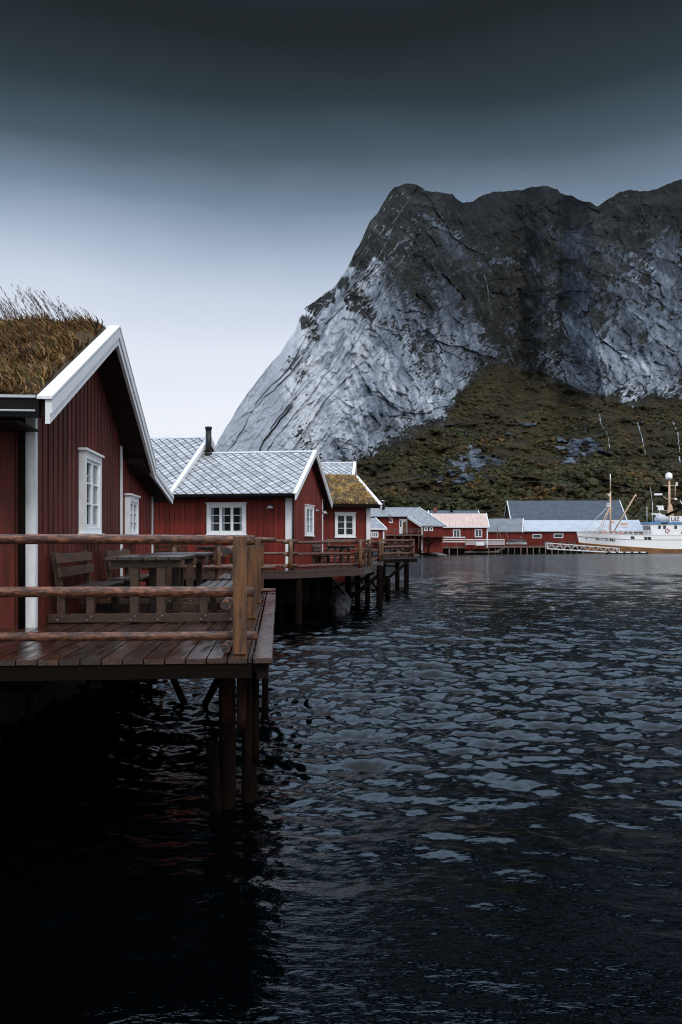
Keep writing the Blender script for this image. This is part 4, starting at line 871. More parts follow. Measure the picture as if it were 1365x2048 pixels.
# ------------------------------------------------------------------ picnic sets
def picnic_set(label, loc, th, ln=1.75):
    r = thing('picnic_set', label, 'picnic table', loc, th, 'picnic sets on the decks')
    for y in (0., ln-.05):
        mb = MB(); mb.box(0, 2.35, y, y+.05, .012, .125); ru = mb.build('runner', MAT['bench'], r, bevel=.006)
        if y == 0.:
            bt = MB()
            for x in (.15, .51, 1.05, 1.385, 1.925, 2.30):
                for dx, z in ((-.028, .045), (.028, .09)): bt.ball((x+dx, -.006, z), .013, .012, .013, 8, 6)
            bt.build('bolt', MAT['steel'], ru)
    for y in (.055, ln-.17):
        for x in (1.0, 1.33):
            mb = MB(); mb.box(x, x+.11, y, y+.11, .005, .70); mb.build('leg', MAT['bench'], r, bevel=.006)
        mb = MB(); mb.box(.76, 1.68, y+.02, y+.09, .70, .79); mb.build('cross_beam', MAT['bench'], r)
        for x in (.10, .46, 1.87, 2.25):
            mb = MB(); mb.box(x, x+.10, y, y+.10, .005, .40); mb.build('leg', MAT['bench'], r, bevel=.006)
        for x0, x1 in ((.10, .56), (1.87, 2.33)):
            mb = MB(); mb.box(x0, x1, y+.102, y+.16, .31, .40); mb.build('seat_bearer', MAT['bench'], r)
        for x, dx in ((.10, -.07), (2.28, .07)):
            mb = MB(); mb.hexa([(x, y+.0, .405), (x+.07, y, .405), (x+.07, y+.09, .405), (x, y+.09, .405), (x+dx, y, .9), (x+.07+dx, y, .9), (x+.07+dx, y+.09, .9), (x+dx, y+.09, .9)]); mb.build('back_post', MAT['bench'], r)
    mb = MB(); n = 6; wd = (1.66-.71)/n
    for i in range(n): mb.box(.71+i*wd, .71+(i+1)*wd-.01, -.05, ln+.05, .792, .835)
    mb.build('table_top', MAT['bench_top'], r, bevel=.004)
    for x0 in (.17, 1.82):
        mb = MB()
        for i in range(4): mb.box(x0+i*.112, x0+i*.112+.10, -.05, ln+.05, .405, .445)
        mb.build('bench_seat', MAT['bench_top'], r, bevel=.004)
    for xa, dx in ((.172, -1), (2.272-.03, 1)):
        for z0, z1 in ((.58, .70), (.755, .875)):
            xo = xa+dx*.07*((z0-.4)/.5); xo2 = xa+dx*.07*((z1-.4)/.5); mb = MB()
            mb.hexa([(xo, -.05, z0), (xo+.03, -.05, z0), (xo+.03, ln+.05, z0), (xo, ln+.05, z0), (xo2, -.05, z1), (xo2+.03, -.05, z1), (xo2+.03, ln+.05, z1), (xo2, ln+.05, z1)]); mb.build('backrest', MAT['bench'], r, bevel=.004)
    return r
def copy_tree(o, parent=None):
    c = o.copy(); COL.objects.link(c); c.parent = parent
    for ch in [x for x in bpy.data.objects if x.parent == o]: copy_tree(ch, c)
    return c
ps = picnic_set('nearest wooden picnic set with twin benches, bolted runner in front', LN(.04, .42), TN)
def more_set(label, loc, th):
    c = copy_tree(ps); c.location = loc; c.rotation_euler = (0, 0, th); c['label'] = label; return c
more_set('second picnic set just behind the nearest one on the near deck', LN(.12, 3.0), TN)
more_set('picnic set by the front wall of the slate cabin, seen above the near tables', (-8.6, 27.3, DZ), T2+radians(3))
more_set('picnic set right of the one by the slate cabin front wall', (-5.7, 27.5, DZ), radians(2))
more_set('picnic set on the bay deck beside the gable window of the slate cabin', (-1.30, 33.0, DZ), radians(-9))
more_set('picnic set behind the rails of the farthest deck', (2.2, 48.6, DZ), radians(26))

# ------------------------------------------------------------------ far village
def far_house(name, label, pxl, pxr, Y, yb, ye, yr, W, kind_mat, th=0., wall='red', wins=(), oe=.4, og=.25, barge=True, trim=True, cat='house', ribs=None, gable=True):
    z = lambda y, D: H-(y-HY)*D/F
    xr = (pxr-CX)*Y/F; L = (pxr-pxl)*Y/F/cos(th); zb = z(yb, Y)
    r = thing(name, label, cat, (xr, Y, zb), th); ze = z(ye, Y-oe)-zb; zr = z(yr, Y+W/2)-zb
    ro, zt, fr = roof_gable(r, -L-og, og, W, oe, ze, zr, 'plain', mats=kind_mat, th=.14, barge_h=.28, cap=.2, gutter=False, near_barge=barge, far_barge=barge)
    u = lambda y: zt(y)-.2
    mb = MB(); mb.box(-L, 0, 0, .12, -.8, u(0), .4); x = -L
    while x < -.1: mb.box(x+.02, min(x+.2, 0), -.02, 0, -.8, u(0)-.01); x += .24
    mb.build('front_wall', MAT[wall], r)
    for x0, nm in ((-.1, 'gable_wall'), (-L, 'end_wall')):
        mb = MB(); mb.prism([(x0, .125, -.8), (x0, W-.125, -.8), (x0, W-.125, u(W-.125)), (x0, W/2, u(W/2)), (x0, .125, u(.125))], (.1, 0, 0)); mb.build(nm, MAT[wall], r)
    mb = MB(); mb.box(-L, 0, W-.12, W, -.8, u(0)); mb.build('back_wall', MAT[wall], r)
    if trim:
        for x in (0, -L+.22): mb = MB(); mb.box(x-.22, x+.03, -.06, -.021, -.5, u(0)-.02); mb.build('corner_board', MAT['white'], r)
        mb = MB(); mb.box(-L-og, og, -oe-.05, -oe, ze-.2, ze+.02); mb.build('fascia', MAT['white'], ro)
    if ribs:
        ex, es, en, cs, tg, half = fr; mb = MB(); x = -L-og+.1
        while x < og: a = Vector((x, -oe, ze))+en*.02; mb.beam(a, a+es*(half/cs), .05, .05, en); x += ribs
        mb.build('roof_ribs', kind_mat, ro)
    for (pa, pb, ya, yb2, c, rw) in wins:
        xc = ((pa+pb)/2-CX)*Y/F-xr; window(r, 'front', xc/cos(th), (z((ya+yb2)/2, Y)-zb), (pb-pa)*Y/F, (yb2-ya)*Y/F, c, rw, off=.021, rich=False)
    return r, ro, (zb, L, zt)
# long grey-roofed house with a stepped front and hipped end
Yg = 152.0
hg = thing('grey_roof_house', 'red house with a long grey slate roof stepping down to its right end', 'house', (0, 0, 0))
def thick(mb, pts, t=.18): mb.prism([Vector(p) for p in pts], (0, 0, -t))
mb = MB(); R1, R2 = P(725, 1014.5, Yg+5), P(838, 1015, Yg+5)
thick(mb, [P(725, 1033, Yg+.5), P(816, 1033, Yg+.5), R2, R1]); ro = mb.build('roof', MAT['grey_slate'], hg)
mb = MB(); thick(mb, [P(816, 1033, Yg+.5)+Vector((.01, 0, 0)), P(843, 1051, Yg-3), P(893, 1051.5, Yg-3), R2+Vector((.01, 0, 0))]); mb.build('catslide_roof', MAT['grey_slate'], hg)
mb = MB(); thick(mb, [R1, R2, P(893, 1051.5, Yg-3)+Vector((0, 16, 0)), P(725, 1051, Yg-3)+Vector((0, 16, 0))]); mb.build('back_roof', MAT['grey_slate'], hg)
mb = MB(); thick(mb, [P(893, 1051.5, Yg-3)+Vector((.01, 0, 0)), P(893, 1051.5, Yg-3)+Vector((.01, 16, 0)), R2+Vector((.012, 0, 0))]); mb.build('hip_roof', MAT['grey_slate'], hg)
mb = MB(); mb.beam(R2+Vector((0, 0, .1)), P(893, 1051.5, Yg-3)+Vector((0, 0, .1)), .16, .12); mb.beam(P(816, 1034, Yg+.4), P(843, 1052, Yg-3.05), .14, .5); mb.build('barge_board', MAT['white'], ro)
mb = MB(); mb.beam(P(738, 1034, Yg+.4), P(815, 1034, Yg+.4), .12, .18); mb.build('gutter', MAT['gutter'], ro)
b_ = P(741, 1085, Yg+1); t_ = P(816, 1034, Yg+1)
mb = MB(); mb.box(b_.x, P(843, 0, Yg+1).x, Yg+1, Yg+1.2, b_.z-2, t_.z); mb.build('front_wall', MAT['red'], hg)
mb = MB(); x0, x1 = P(845, 0, Yg-2.6).x, P(886, 0, Yg-2.6).x; zt_ = P(0, 1053, Yg-2.6).z; mb.box(x0, x1, Yg-2.6, Yg-2.4, .6, zt_)
x = x0
while x < x1-.1: mb.box(x+.02, min(x+.2, x1), Yg-2.63, Yg-2.6, .6, zt_-.02); x += .24
mb.build('wing_wall', MAT['red'], hg)
mb = MB(); mb.prism([(x0, Yg-2.4, .6), (x0, Yg+1, .6), (x0, Yg+1, P(0, 1034.5, Yg+1).z), (x0, Yg-2.4, zt_)], (.15, 0, 0)); mb.box(x1-.15, x1, Yg-2.4, Yg+12, .6, zt_); mb.box(b_.x, x1, Yg+11.8, Yg+12, .6, zt_); mb.build('side_wall', MAT['red'], hg)
mb = MB(); mb.box(x0-.15, x0+.12, Yg-2.7, Yg-2.64, .6, zt_); mb.build('corner_board', MAT['white'], hg)
def far_win(root, pa, pb, ya, yb, Y, c=2, rw=3):
    e = bpy.data.objects.new('x', None)
    p = P((pa+pb)/2, (ya+yb)/2, Y); wo = window(root, 'front', p.x, p.z, (pb-pa)*Y/F, (yb-ya)*Y/F, c, rw, off=-Y, rich=False); bpy.data.objects.remove(e); return wo
far_win(hg, 849, 856, 1054, 1062, Yg-2.63, 1, 1); far_win(hg, 859.5, 866.5, 1054, 1062, Yg-2.63, 1, 1); far_win(hg, 779, 786, 1037, 1046, Yg+1, 1, 1)
mb = MB(); p = P(799, 1038, Yg+1); q = P(815, 1067, Yg+1); mb.box(p.x, q.x, Yg+.92, Yg+1, q.z, p.z); dd = mb.build('door', MAT['white'], hg)
mb = MB(); p = P(806, 1043, Yg+.9); q = P(813.5, 1067, Yg+.9); mb.box(p.x, q.x, Yg+.86, Yg+.92, q.z, p.z); mb.build('door_leaf', MAT['post'], dd)
mb = MB(); p = P(800.5, 1041, Yg+.9); q = P(803.5, 1054, Yg+.9); mb.box(p.x, q.x, Yg+.88, Yg+.92, q.z, p.z); mb.build('door_pane', MAT['glass_dark'], dd)
def chimney(root, px, y0, y1, wpx, Y, mat, cap=True, name='chimney', round_=True):
    a = P(px, y1, Y); b = P(px, y0, Y); r = wpx*Y/F/2; mb = MB()
    if round_: mb.tube(a, b, r, seg=12)
    else: mb.box(a.x-r, a.x+r, Y-r, Y+r, a.z, b.z)
    o = mb.build(name, mat, root)
    if cap:
        mb = MB(); mb.tube(b+Vector((0, 0, .02)), b+Vector((0, 0, r*.5)), r*1.25, r*.35, seg=12); mb.build('chimney_cap', MAT['zinc'] if round_ else MAT['black'], o)
    return o
chimney(hg, 766, 1002.5, 1018, 9, Yg+4, MAT['black']); chimney(hg, 780, 1029, 1042, 2.5, Yg+.2, MAT['brick'], False, 'stove_pipe')
mb = MB(); a = P(770, 1069, Yg-2); b = P(846, 1069, Yg-2); mb.box(a.x, b.x, Yg-4.2, Yg+.9, a.z-.25, a.z)
for px_ in (772, 790, 806, 822, 838, 846): q = P(px_, 1058, Yg-4); mb.box(q.x-.05, q.x+.05, Yg-4.15, Yg-4.05, a.z-2.6, q.z)
for yy in (1058, 1062.5): q = P(0, yy, Yg-4); mb.box(a.x, b.x, Yg-4.16, Yg-4.06, q.z-.05, q.z+.05)
mb.build('balcony', MAT['grey_plank'], hg)
far_house('lean_to_shed', 'low red shed with grey slate roof left of the long grey-roofed house', 733, 768.5, 128, 1079, 1057, 1036, 7, MAT['grey_slate'], radians(24), wins=((741.5, 757, 1063.5, 1075, 3, 2),), trim=True)
# pink-roofed house
hp, rp2, _ = far_house('pink_roof_house', 'red house with a faded pink roof and two white windows', 868, 976, 166, 1091, 1053.5, 1027, 8, MAT['pink_roof'], radians(-3), wins=((907, 921.5, 1059, 1075, 2, 3), (950, 964.8, 1058.5, 1074.5, 2, 3)), ribs=.6)
hq, rq, _ = far_house('tin_roof_house', 'house with dark ribbed roof showing just over the pink roof', 862, 960, 185, 1091, 1036, 1021, 7, MAT['metal_roof'], 0, ribs=.9)
for a in ((871, 1015, 1027, 6, MAT['brick'], False), (903.5, 1012, 1024, 5, MAT['beam'], False)):
    o = chimney(None, a[0], a[1], a[2]+5, a[3], 188, a[4], True, 'chimney', False); o.parent = hq; o.matrix_parent_inverse = Matrix.Translation(-hq.location)
hs, rs2, _ = far_house('grey_boathouse', 'low red boathouse with dark grey roof between pink and white roofs', 977, 1044, 186, 1093, 1063, 1037, 10, MAT['metal_roof'], radians(-14), trim=False)
MAT['shed_roof'] = M('dull_grey_roof', (.17, .18, .195), .55, (.12, .125, .135), .6, rnd=.05)
rs2.data.materials[0] = MAT['shed_roof']
hw, rw2, _ = far_house('white_roof_warehouse', 'long red warehouse with a pale sheet roof behind the fishing boat', 1043, 1288, 192, 1093, 1062, 1040, 11, MAT['white_roof'], radians(-4), wins=((1069, 1087, 1068, 1076.5, 1, 1), (1111, 1130, 1067, 1076, 1, 1)), trim=False, oe=.5)
mb = MB(); mb.box(-29.8, -29.5, -.06, -.02, -.5, 2.8); 
hh_, rh2, _ = far_house('sheet_metal_hall', 'tall hall with blue-grey ribbed metal roof behind the white-roofed warehouse', 1026, 1252, 222, 1092, 1040.5, 1001, 13, MAT['metal_roof'], radians(-3), wall='soffit', ribs=.55, barge=True, trim=False)
sn_ = MB()
for i in range(34): x = -31+i*.94; sn_.box(x, x+.12, -.05, .25, 4.4, 5.4)
# village pier
pier = thing('village_pier', 'timber pier on close-set piles below the red boathouses', 'pier', (0, 0, 0))
PR = [P(868, 1089, 158), P(928, 1093, 166), P(1095, 1094.5, 176), P(1170, 1094, 184)]
mb = MB()
for i in range(3):
    a, b = PR[i].copy(), PR[i+1].copy(); a.z = b.z = 1.62+.02*i; mb.hexa([a+Vector((0, 0, -.3)), b+Vector((0, 0, -.3)), b+Vector((0, 9, -.3)), a+Vector((0, 9, -.3)), a, b, b+Vector((0, 9, 0)), a+Vector((0, 9, 0))])
mb.build('pier_deck', MAT['grey_plank'], pier)
for i in range(3):
    n_ = (7, 26, 12)[i]
    for k in range(n_):
        q = PR[i].lerp(PR[i+1], (k+.5)/n_); mb = MB(); r = random.uniform(.09, .16); mb.tube((q.x, q.y+.2, -1.5), (q.x, q.y+.2, 1.33), r, seg=8); mb.build('pile', MAT['grey_plank' if k % 2 else 'pile'], pier)
mb = MB(); 
for i in range(3):
    a, b = PR[i].copy(), PR[i+1].copy(); mb.hexa([(a.x, a.y+1.2, -1), (b.x, b.y+1.2, -1), (b.x, b.y+1.5, -1), (a.x, a.y+1.5, -1), (a.x, a.y+1.2, 1.3), (b.x, b.y+1.2, 1.3), (b.x, b.y+1.5, 1.3), (a.x, a.y+1.5, 1.3)])
mb.build('back_boarding', MAT['beam'], pier)
for a, b, w_ in ((P(928, 1107, 166), P(955, 1096, 167), .25), (P(985, 1105, 169), P(1010, 1096, 170), .25), (P(930, 1104, 165.6), P(1000, 1103.5, 169), .3)):
    mb = MB(); mb.beam(a, b, w_, w_); mb.build('brace', MAT['grey_plank'], pier)
# stilts, stair and slipway under the long house
st = thing('landing_stage', 'dark timber landing with stair and slipway under the long grey-roofed house', 'landing stage', (0, 0, 0))
for px_, y0, y1, Y in ((841, 1073, 1106, 147), (857, 1073, 1110, 147), (883, 1072, 1112, 150), (848, 1075, 1105, 150), (868, 1078, 1108, 152)):
    mb = MB(); a, b = P(px_, y1+2, Y), P(px_, y0, Y); mb.box(a.x-.14, a.x+.14, Y-.14, Y+.14, -.8, b.z); mb.build('pile', MAT['beam'], st)
for a, b, w_ in ((P(843, 1106, 148), P(857, 1078, 148), .16), (P(858, 1090, 149), P(883, 1073, 150), .2), (P(862, 1088, 150), P(884, 1106, 150), .2), (P(835, 1082, 150), P(845, 1106, 150), .2)):
    mb = MB(); mb.beam(a, b, w_, w_); mb.build('brace', MAT['beam'], st)
mb = MB(); a, b = P(858, 1102, 152), P(887, 1111, 146); mb.beam(a, b, 1.6, .2); mb.beam(a+Vector((-.9, 0, .1)), b+Vector((-.9, 0, .1)), .12, .3); mb.build('slipway', MAT['greydeck'], st)
mb = MB(); mb.hexa([(11.0, 141, -.8), (16.5, 147, -.8), (18.5, 158, -.8), (11, 158, -.8), (11.3, 144, -.02), (16, 150, -.02), (18, 158, .9), (11, 158, .9)]); mb.build('concrete_slip', MAT['greydeck'], st)
mb = MB(); a, b = P(845, 1073.5, 149), P(935, 1089, 160); mb.box(P(832, 0, 150).x, P(886, 0, 150).x, 148, 153, P(0, 1074.5, 150).z-.2, P(0, 1074.5, 150).z); mb.build('platform', MAT['beam'], st)
def rails(name, label, pa, pb, Y, ys, w_=.19, mat='white', posts=5, panel=None):
    r = thing(name, label, 'fence', (0, 0, 0))
    for y in ys: a, b = P(pa, y, Y), P(pb, y, Y); mb = MB(); mb.box(a.x, b.x, Y-.05, Y, a.z-w_/2, a.z+w_/2); mb.build('rail', MAT[mat], r)
    for i in range(posts):
        q = P(pa+(pb-pa)*i/(posts-1), ys[0], Y); z1 = P(0, ys[-1], Y).z; mb = MB(); mb.box(q.x-.08, q.x+.08, Y+.004, Y+.15, z1-.8, q.z+.05); mb.build('post', MAT['grey_plank'], r)
    if panel: a, b = P(panel[0], panel[2], Y), P(panel[1], panel[3], Y); mb = MB(); mb.box(a.x, b.x, Y-.12, Y-.06, b.z, a.z); mb.build('panel', MAT['white'], r)
rails('board_fence', 'white board fence with a square white panel below the small wing windows', 860, 931, 161, (1074.5, 1079, 1083.5), panel=(868, 882, 1073, 1083.5))
rails('board_fence', 'white board fence on the pier before the pink-roofed house', 931.5, 1010, 165, (1079.5, 1084, 1088), panel=(953, 968, 1083.5, 1091))
mb = MB()
# dinghy on the pier
dg = thing('dinghy', 'small dark covered dinghy lying on the pier before the grey boathouse', 'dinghy', P(1033, 1090, 176))
n_ = 14; q = []; fs = []
for i in range(n_+1):
    t = i/n_; x = -2.2+4.4*t; hb_ = .85*(1-(abs(2*t-1.1)/1.1)**2.6); hb_ = max(hb_, .02)
    for k in range(9):
        a = pi+pi*k/8; q.append((x, hb_*cos(a), .55+.5*sin(a)*(1 if hb_ > .1 else .6)))
for i in range(n_):
    for k in range(8): fs.append((i*9+k, i*9+k+1, (i+1)*9+k+1, (i+1)*9+k))
MB().faces(q, fs, sm=True).build('hull', MAT['white'], dg)
q2 = []; fs = []
for i in range(n_+1):
    t = i/n_; x = -2.2+4.4*t; hb_ = max(.85*(1-(abs(2*t-1.1)/1.1)**2.6), .02)
    for k in range(7): a = pi*k/6; q2.append((x, hb_*1.04*cos(a), .56+.65*sin(a)*min(1, hb_*1.5)))
for i in range(n_):
    for k in range(6): fs.append((i*7+k, i*7+k+1, (i+1)*7+k+1, (i+1)*7+k))
MB().faces(q2, fs, sm=True).build('cover', MAT['black'], dg)
for px_, y0, Y, lb in ((1020, 1063, 173, 'rusty scaffold pole on the pier left of the dinghy'), (995.5, 1052, 175, 'tall thin pole before the grey boathouse roof'), (1049, 1072, 176, 'dark leaning pole on the pier right of the dinghy'), (1006, 1062, 172, 'leaning bare plank propped at the grey boathouse')):
    mb = MB(); a = P(px_, 1094, Y); b = P(px_+(0 if y0 < 1060 else -7), y0, Y); mb.tube(a, b, .1, .08, seg=6); tag(mb.build('pole', MAT['grey_plank']), lb, 'pole')
for i, (pa, pb, y0, y1) in enumerate(((1090, 1104, 1083, 1093), (1122, 1152, 1082, 1093))):
    r = thing('pallet_stack', ('small' if i == 0 else 'wide')+' stack of brown pallets by the warehouse wall', 'pallets', P(pa, y1, 186))
    L = (pb-pa)*186/F; hz = (y1-y0)*186/F; k = 0; z = 0
    mb = MB()
    while z < hz: mb.box(0, L, 0, 1.1, z+.1, z+.15); mb.box(0, .12, 0, 1.1, z, z+.1); mb.box(L/2, L/2+.12, 0, 1.1, z, z+.1); mb.box(L-.12, L, 0, 1.1, z, z+.1); z += .16
    mb.build('pallet', MAT['grey_plank'], r)
# gangway and floating dock
gw = thing('gangway', 'white lattice truss gangway sloping to the floating dock', 'gangway', (0, 0, 0))
GA, GB = P(1095.5, 1097.3, 172), P(1239, 1105.6, 172); hgt = Vector((0, 0, 1.22))
for dy in (0, 1.4):
    o_ = Vector((0, dy, 0)); mb = MB(); mb.beam(GA+o_, GB+o_, .14, .2); mb.beam(GA+o_+hgt, GB+o_+hgt*.8, .12, .14); n_ = 9 if dy == 0 else 0
    for i in range(n_):
        a, b = GA.lerp(GB, i/n_)+o_, GA.lerp(GB, (i+1)/n_)+o_; m_ = a.lerp(b, .5)+hgt*(1-.2*(i+.5)/n_); mb.beam(a, m_, .08, .08); mb.beam(m_, b, .08, .08)
    mb.beam(GA+o_, GA+o_+hgt, .1, .1); mb.beam(GB+o_, GB+o_+hgt*.8, .1, .1); mb.build('truss', MAT['white'], gw)
mb = MB(); mb.beam(GA+Vector((0, .7, .05)), GB+Vector((0, .7, .05)), 1.3, .06); mb.build('walkway', MAT['zinc'], gw)
fd = thing('floating_dock', 'low black floating dock with white fenders beside the boat', 'dock', P(1217, 1106, 171))
MB().box(0, 8.6, 0, 2.4, -.3, .22).build('float', MAT['black'], fd, bevel=.05)
for i in range(5):
    mb = MB(); mb.tube((.5+i*1.6, -.12, .12), (1.5+i*1.6, -.12, .12), .14, seg=10); mb.build('fender', MAT['white'], fd)
# ------------------------------------------------------------------ fishing boat
def text_mesh(body, size, name, mat, parent, loc, rot, conform=None, extr=.02):
    cu = bpy.data.curves.new(name, 'FONT'); cu.body = body; cu.size = size; cu.extrude = extr; cu.offset = .022; cu.space_character = 1.05
    tmp = bpy.data.objects.new('tmp', cu); COL.objects.link(tmp); dg_ = bpy.context.evaluated_depsgraph_get(); me = bpy.data.meshes.new_from_object(tmp.evaluated_get(dg_)); bpy.data.objects.remove(tmp)
    me.name = name; me.materials.clear(); mw = Matrix.Translation(loc) @ rot.to_4x4()
    for v in me.vertices:
        p = mw @ v.co
        if conform: p = conform(p, v.co.z)
        v.co = p
    return link_mesh(name, me, mat, parent)
BY = 186.0
bt = thing('fishing_boat', 'white fishing boat with rust-orange waterline moored at the right', 'boat', ((1161-CX)*183/F, BY, 0))
LB = 31.0
def hb_(x, zf):      # half breadth
    e = min(max(x/11.5, 0), 1); full = 3.4*(1-(1-e)**2.1); st_ = 1-.28*max(0, (x-24)/7)**2
    low = .30+.70*min(1, max(0, x-1)/9)
    return max(full*st_*(low+(1-low)*zf**1.2), .05)
sheer = lambda x: 5.05-.85*min(1, x/12)**.8+.25*max(0, (x-22)/9)
boot = lambda x: 2.45-1.55*min(1, x/20)**.75
rake = lambda z: 1.15*(1-z/5.0)
def hullpt(x, z, s): zf = min(max((z+.6)/(sheer(x)+.6), 0), 1); return Vector((x+rake(z)*max(0, 1-x/9), s*hb_(x, zf), z))
def hull_strip(zlo, zhi, nz, name, mat):
    mb = MB(); nx = 56; q = []
    xs = [LB*(i/nx)**1.25 for i in range(nx+1)]
    for s in (-1, 1):
        for x in xs:
            for k in range(nz+1): z0, z1 = zlo(x), zhi(x); q.append(hullpt(x, z0+(z1-z0)*k/nz, s))
    fs = []; w_ = nz+1; off = (nx+1)*w_
    for o_ in (0, off):
        for i in range(nx):
            for k in range(nz): fs.append((o_+i*w_+k, o_+(i+1)*w_+k, o_+(i+1)*w_+k+1, o_+i*w_+k+1))
    for k in range(nz): fs.append((k, k+1, off+k+1, off+k)); fs.append((nx*w_+k, nx*w_+k+1, off+nx*w_+k+1, off+nx*w_+k))
    mb.faces(q, fs, sm=True); return mb.build(name, mat, bt)
hull = hull_strip(boot, sheer, 8, 'hull', MAT['hull'])
hull_strip(lambda x: -.7, lambda x: boot(x)-.002, 6, 'boot_top', MAT['boot'])
mb = MB(); xs = [LB*(i/40)**1.2 for i in range(41)]
for i in range(40):
    for s in (-1,):
        a, b = hullpt(xs[i], sheer(xs[i])-1.15-.0*xs[i], s), hullpt(xs[i+1], sheer(xs[i+1])-1.15, s); mb.beam(a+Vector((0, s*.03, 0)), b+Vector((0, s*.03, 0)), .06, .07)
mb.build('rubbing_strake', MAT['ink'], bt)
mb = MB()
for i in range(40): a, b = hullpt(xs[i], sheer(xs[i]), -1), hullpt(xs[i+1], sheer(xs[i+1]), -1); mb.beam(a, b, .14, .1); a.y *= -1; b.y *= -1; mb.beam(a, b, .14, .1)
mb.build('gunwale', MAT['white'], bt)
mb = MB()
for i in range(39): a, b = hullpt(xs[i], sheer(xs[i])-.7, -1), hullpt(xs[i+1], sheer(xs[i+1])-.7, -1); mb.faces([a, b, Vector((b.x, -b.y, b.z)), Vector((a.x, -a.y, a.z))], [(0, 1, 2, 3)])
mb.build('deck', MAT['grey_plank'], bt)
mb = MB()
for i in range(39): a, b = hullpt(xs[i], boot(xs[i])+.03, -1), hullpt(xs[i+1], boot(xs[i+1])+.03, -1); mb.beam(a+Vector((0, -.02, 0)), b+Vector((0, -.02, 0)), .04, .1)
mb.build('waterline_stripe', M('yellow_stripe', (.55, .30, .04), .5), bt)
# foredeck rail
mb = MB()
for s in (-1, 1):
    pr_r = [hullpt(x, sheer(x), s) for x in np.linspace(.9, 16.5, 15)]
    for i in range(14):
        for hh in (.35, .7, 1.0): mb.beam(pr_r[i]+Vector((0, 0, hh)), pr_r[i+1]+Vector((0, 0, hh)), .05, .05)
        mb.beam(pr_r[i], pr_r[i]+Vector((0, 0, 1.0)), .06, .06)
mb.build('guard_rail', MAT['white'], bt)
conf = lambda p, d: Vector((p.x, hullpt(p.x-rake(p.z)*max(0, 1-p.x/9), p.z, -1).y-.035-abs(d)*.3-(.01 if d > 0 else 0), p.z))
rx = Matrix.Rotation(pi/2, 3, 'X')
tm = text_mesh('N-165-MS', .95, 'registration', MAT['ink'], bt, (3.9, 0, 2.95), Matrix.Rotation(radians(4), 3, 'Y') @ rx, conf, extr=0.)
def port(x, z, w_, h_, name='hull_window', t=.0):
    mb = MB(); q = [(x, z), (x+w_, z), (x+w_+t, z+h_), (x+t, z+h_)]; fr_ = [conf(Vector((a, 0, b)), 0) for a, b in q]; mb.prism(fr_, (0, -.03, 0)); return mb.build(name, MAT['glass_dark'], bt)
port(11.5, 3.25, .8, .62, t=-.15); port(14.6, 3.1, .55, .65, t=-.15); port(15.3, 3.1, .8, .65, t=-.15)
mb = MB(); p_ = conf(Vector((2.1, 0, 3.45)), 0); mb.tube(p_+Vector((0, .1, 0)), p_+Vector((0, -.04, 0)), .15, seg=10); mb.build('hawse_hole', MAT['ink'], bt)
# wheelhouse
zd = 4.1
wh = MB(); wh.prism([(16.6, -2.55, zd-.8), (28.5, -2.55, zd-.8), (28.5, -2.55, zd+2.55), (16.2, -2.55, zd+2.55)], (0, 5.1, 0)); who = wh.build('wheelhouse', MAT['hull'], bt, bevel=.06)
mb = MB(); mb.box(15.9, 28.8, -2.8, 2.8, zd+2.56, zd+3.05); mb.build('wheelhouse_roof', MAT['blue'], who, bevel=.05)
for x in (18.0, 19.15, 21.7, 24.6): mb = MB(); mb.box(x, x+.62, -2.58, -2.54, zd+1.45, zd+2.25); mb.build('wheelhouse_window', MAT['glass_dark'], who, bevel=.015)
for y in (-2.2, -1.1, 0, 1.1): mb = MB(); mb.prism([(16.35, y, zd+1.3), (16.35, y+.8, zd+1.3), (16.24, y+.8, zd+2.2), (16.24, y, zd+2.2)], (-.03, 0, 0)); mb.build('wheelhouse_window', MAT['glass_dark'], who)
for x in (23.4, 26.2): mb = MB(); mb.tube((x, -2.5, zd+.55), (x, -2.6, zd+.55), .2, seg=14); mb.build('porthole', MAT['glass_dark'], who)
mb = MB(); mb.box(21.2, 21.25, -2.57, -2.54, zd-.4, zd+1.0); mb.box(24.2, 24.25, -2.57, -2.54, zd-.4, zd+1.0); mb.box(20.5, 28.4, -2.57, -2.545, zd+.98, zd+1.02); mb.build('panel_seam', MAT['zinc'], who)
mb = MB(); n_ = 20; R_, r_ = .42, .10
q = [((R_+r_*cos(b))*cos(a)+20.1, -2.66+r_*sin(b)*.8, (R_+r_*cos(b))*sin(a)+zd+1.05) for a in np.linspace(0, 2*pi, n_, endpoint=False) for b in np.linspace(0, 2*pi, 8, endpoint=False)]
ring_f = [(i*8+k, i*8+(k+1) % 8, ((i+1) % n_)*8+(k+1) % 8, ((i+1) % n_)*8+k) for i in range(n_) for k in range(8)]
lb_ = thing('lifebuoy', 'red and white lifebuoy ring hung on the boat wheelhouse', 'lifebuoy', bt.location)
MB().faces(q, ring_f, sm=True).build('ring', MAT['ring'], lb_)
for a0 in (pi/4, 3*pi/4, 5*pi/4, 7*pi/4):
    q = [((R_+(r_+.012)*cos(b))*cos(a)+20.1, -2.66+(r_+.012)*sin(b)*.8, (R_+(r_+.012)*cos(b))*sin(a)+zd+1.05) for a in np.linspace(a0-.28, a0+.28, 5) for b in np.linspace(0, 2*pi, 8, endpoint=False)]
    MB().faces(q, [(i*8+k, i*8+(k+1) % 8, (i+1)*8+(k+1) % 8, (i+1)*8+k) for i in range(4) for k in range(8)], sm=True).build('band', MAT['white'], lb_)
mb = MB(); mb.ball((19.6, -.6, zd+3.7), 1.7, 1.6, 1.15, 16, 10); mb.build('canopy', M('canvas_cover', (.62, .65, .69), .6, (.42, .44, .47), 1.2, sharp=(.3, .6)), bt)
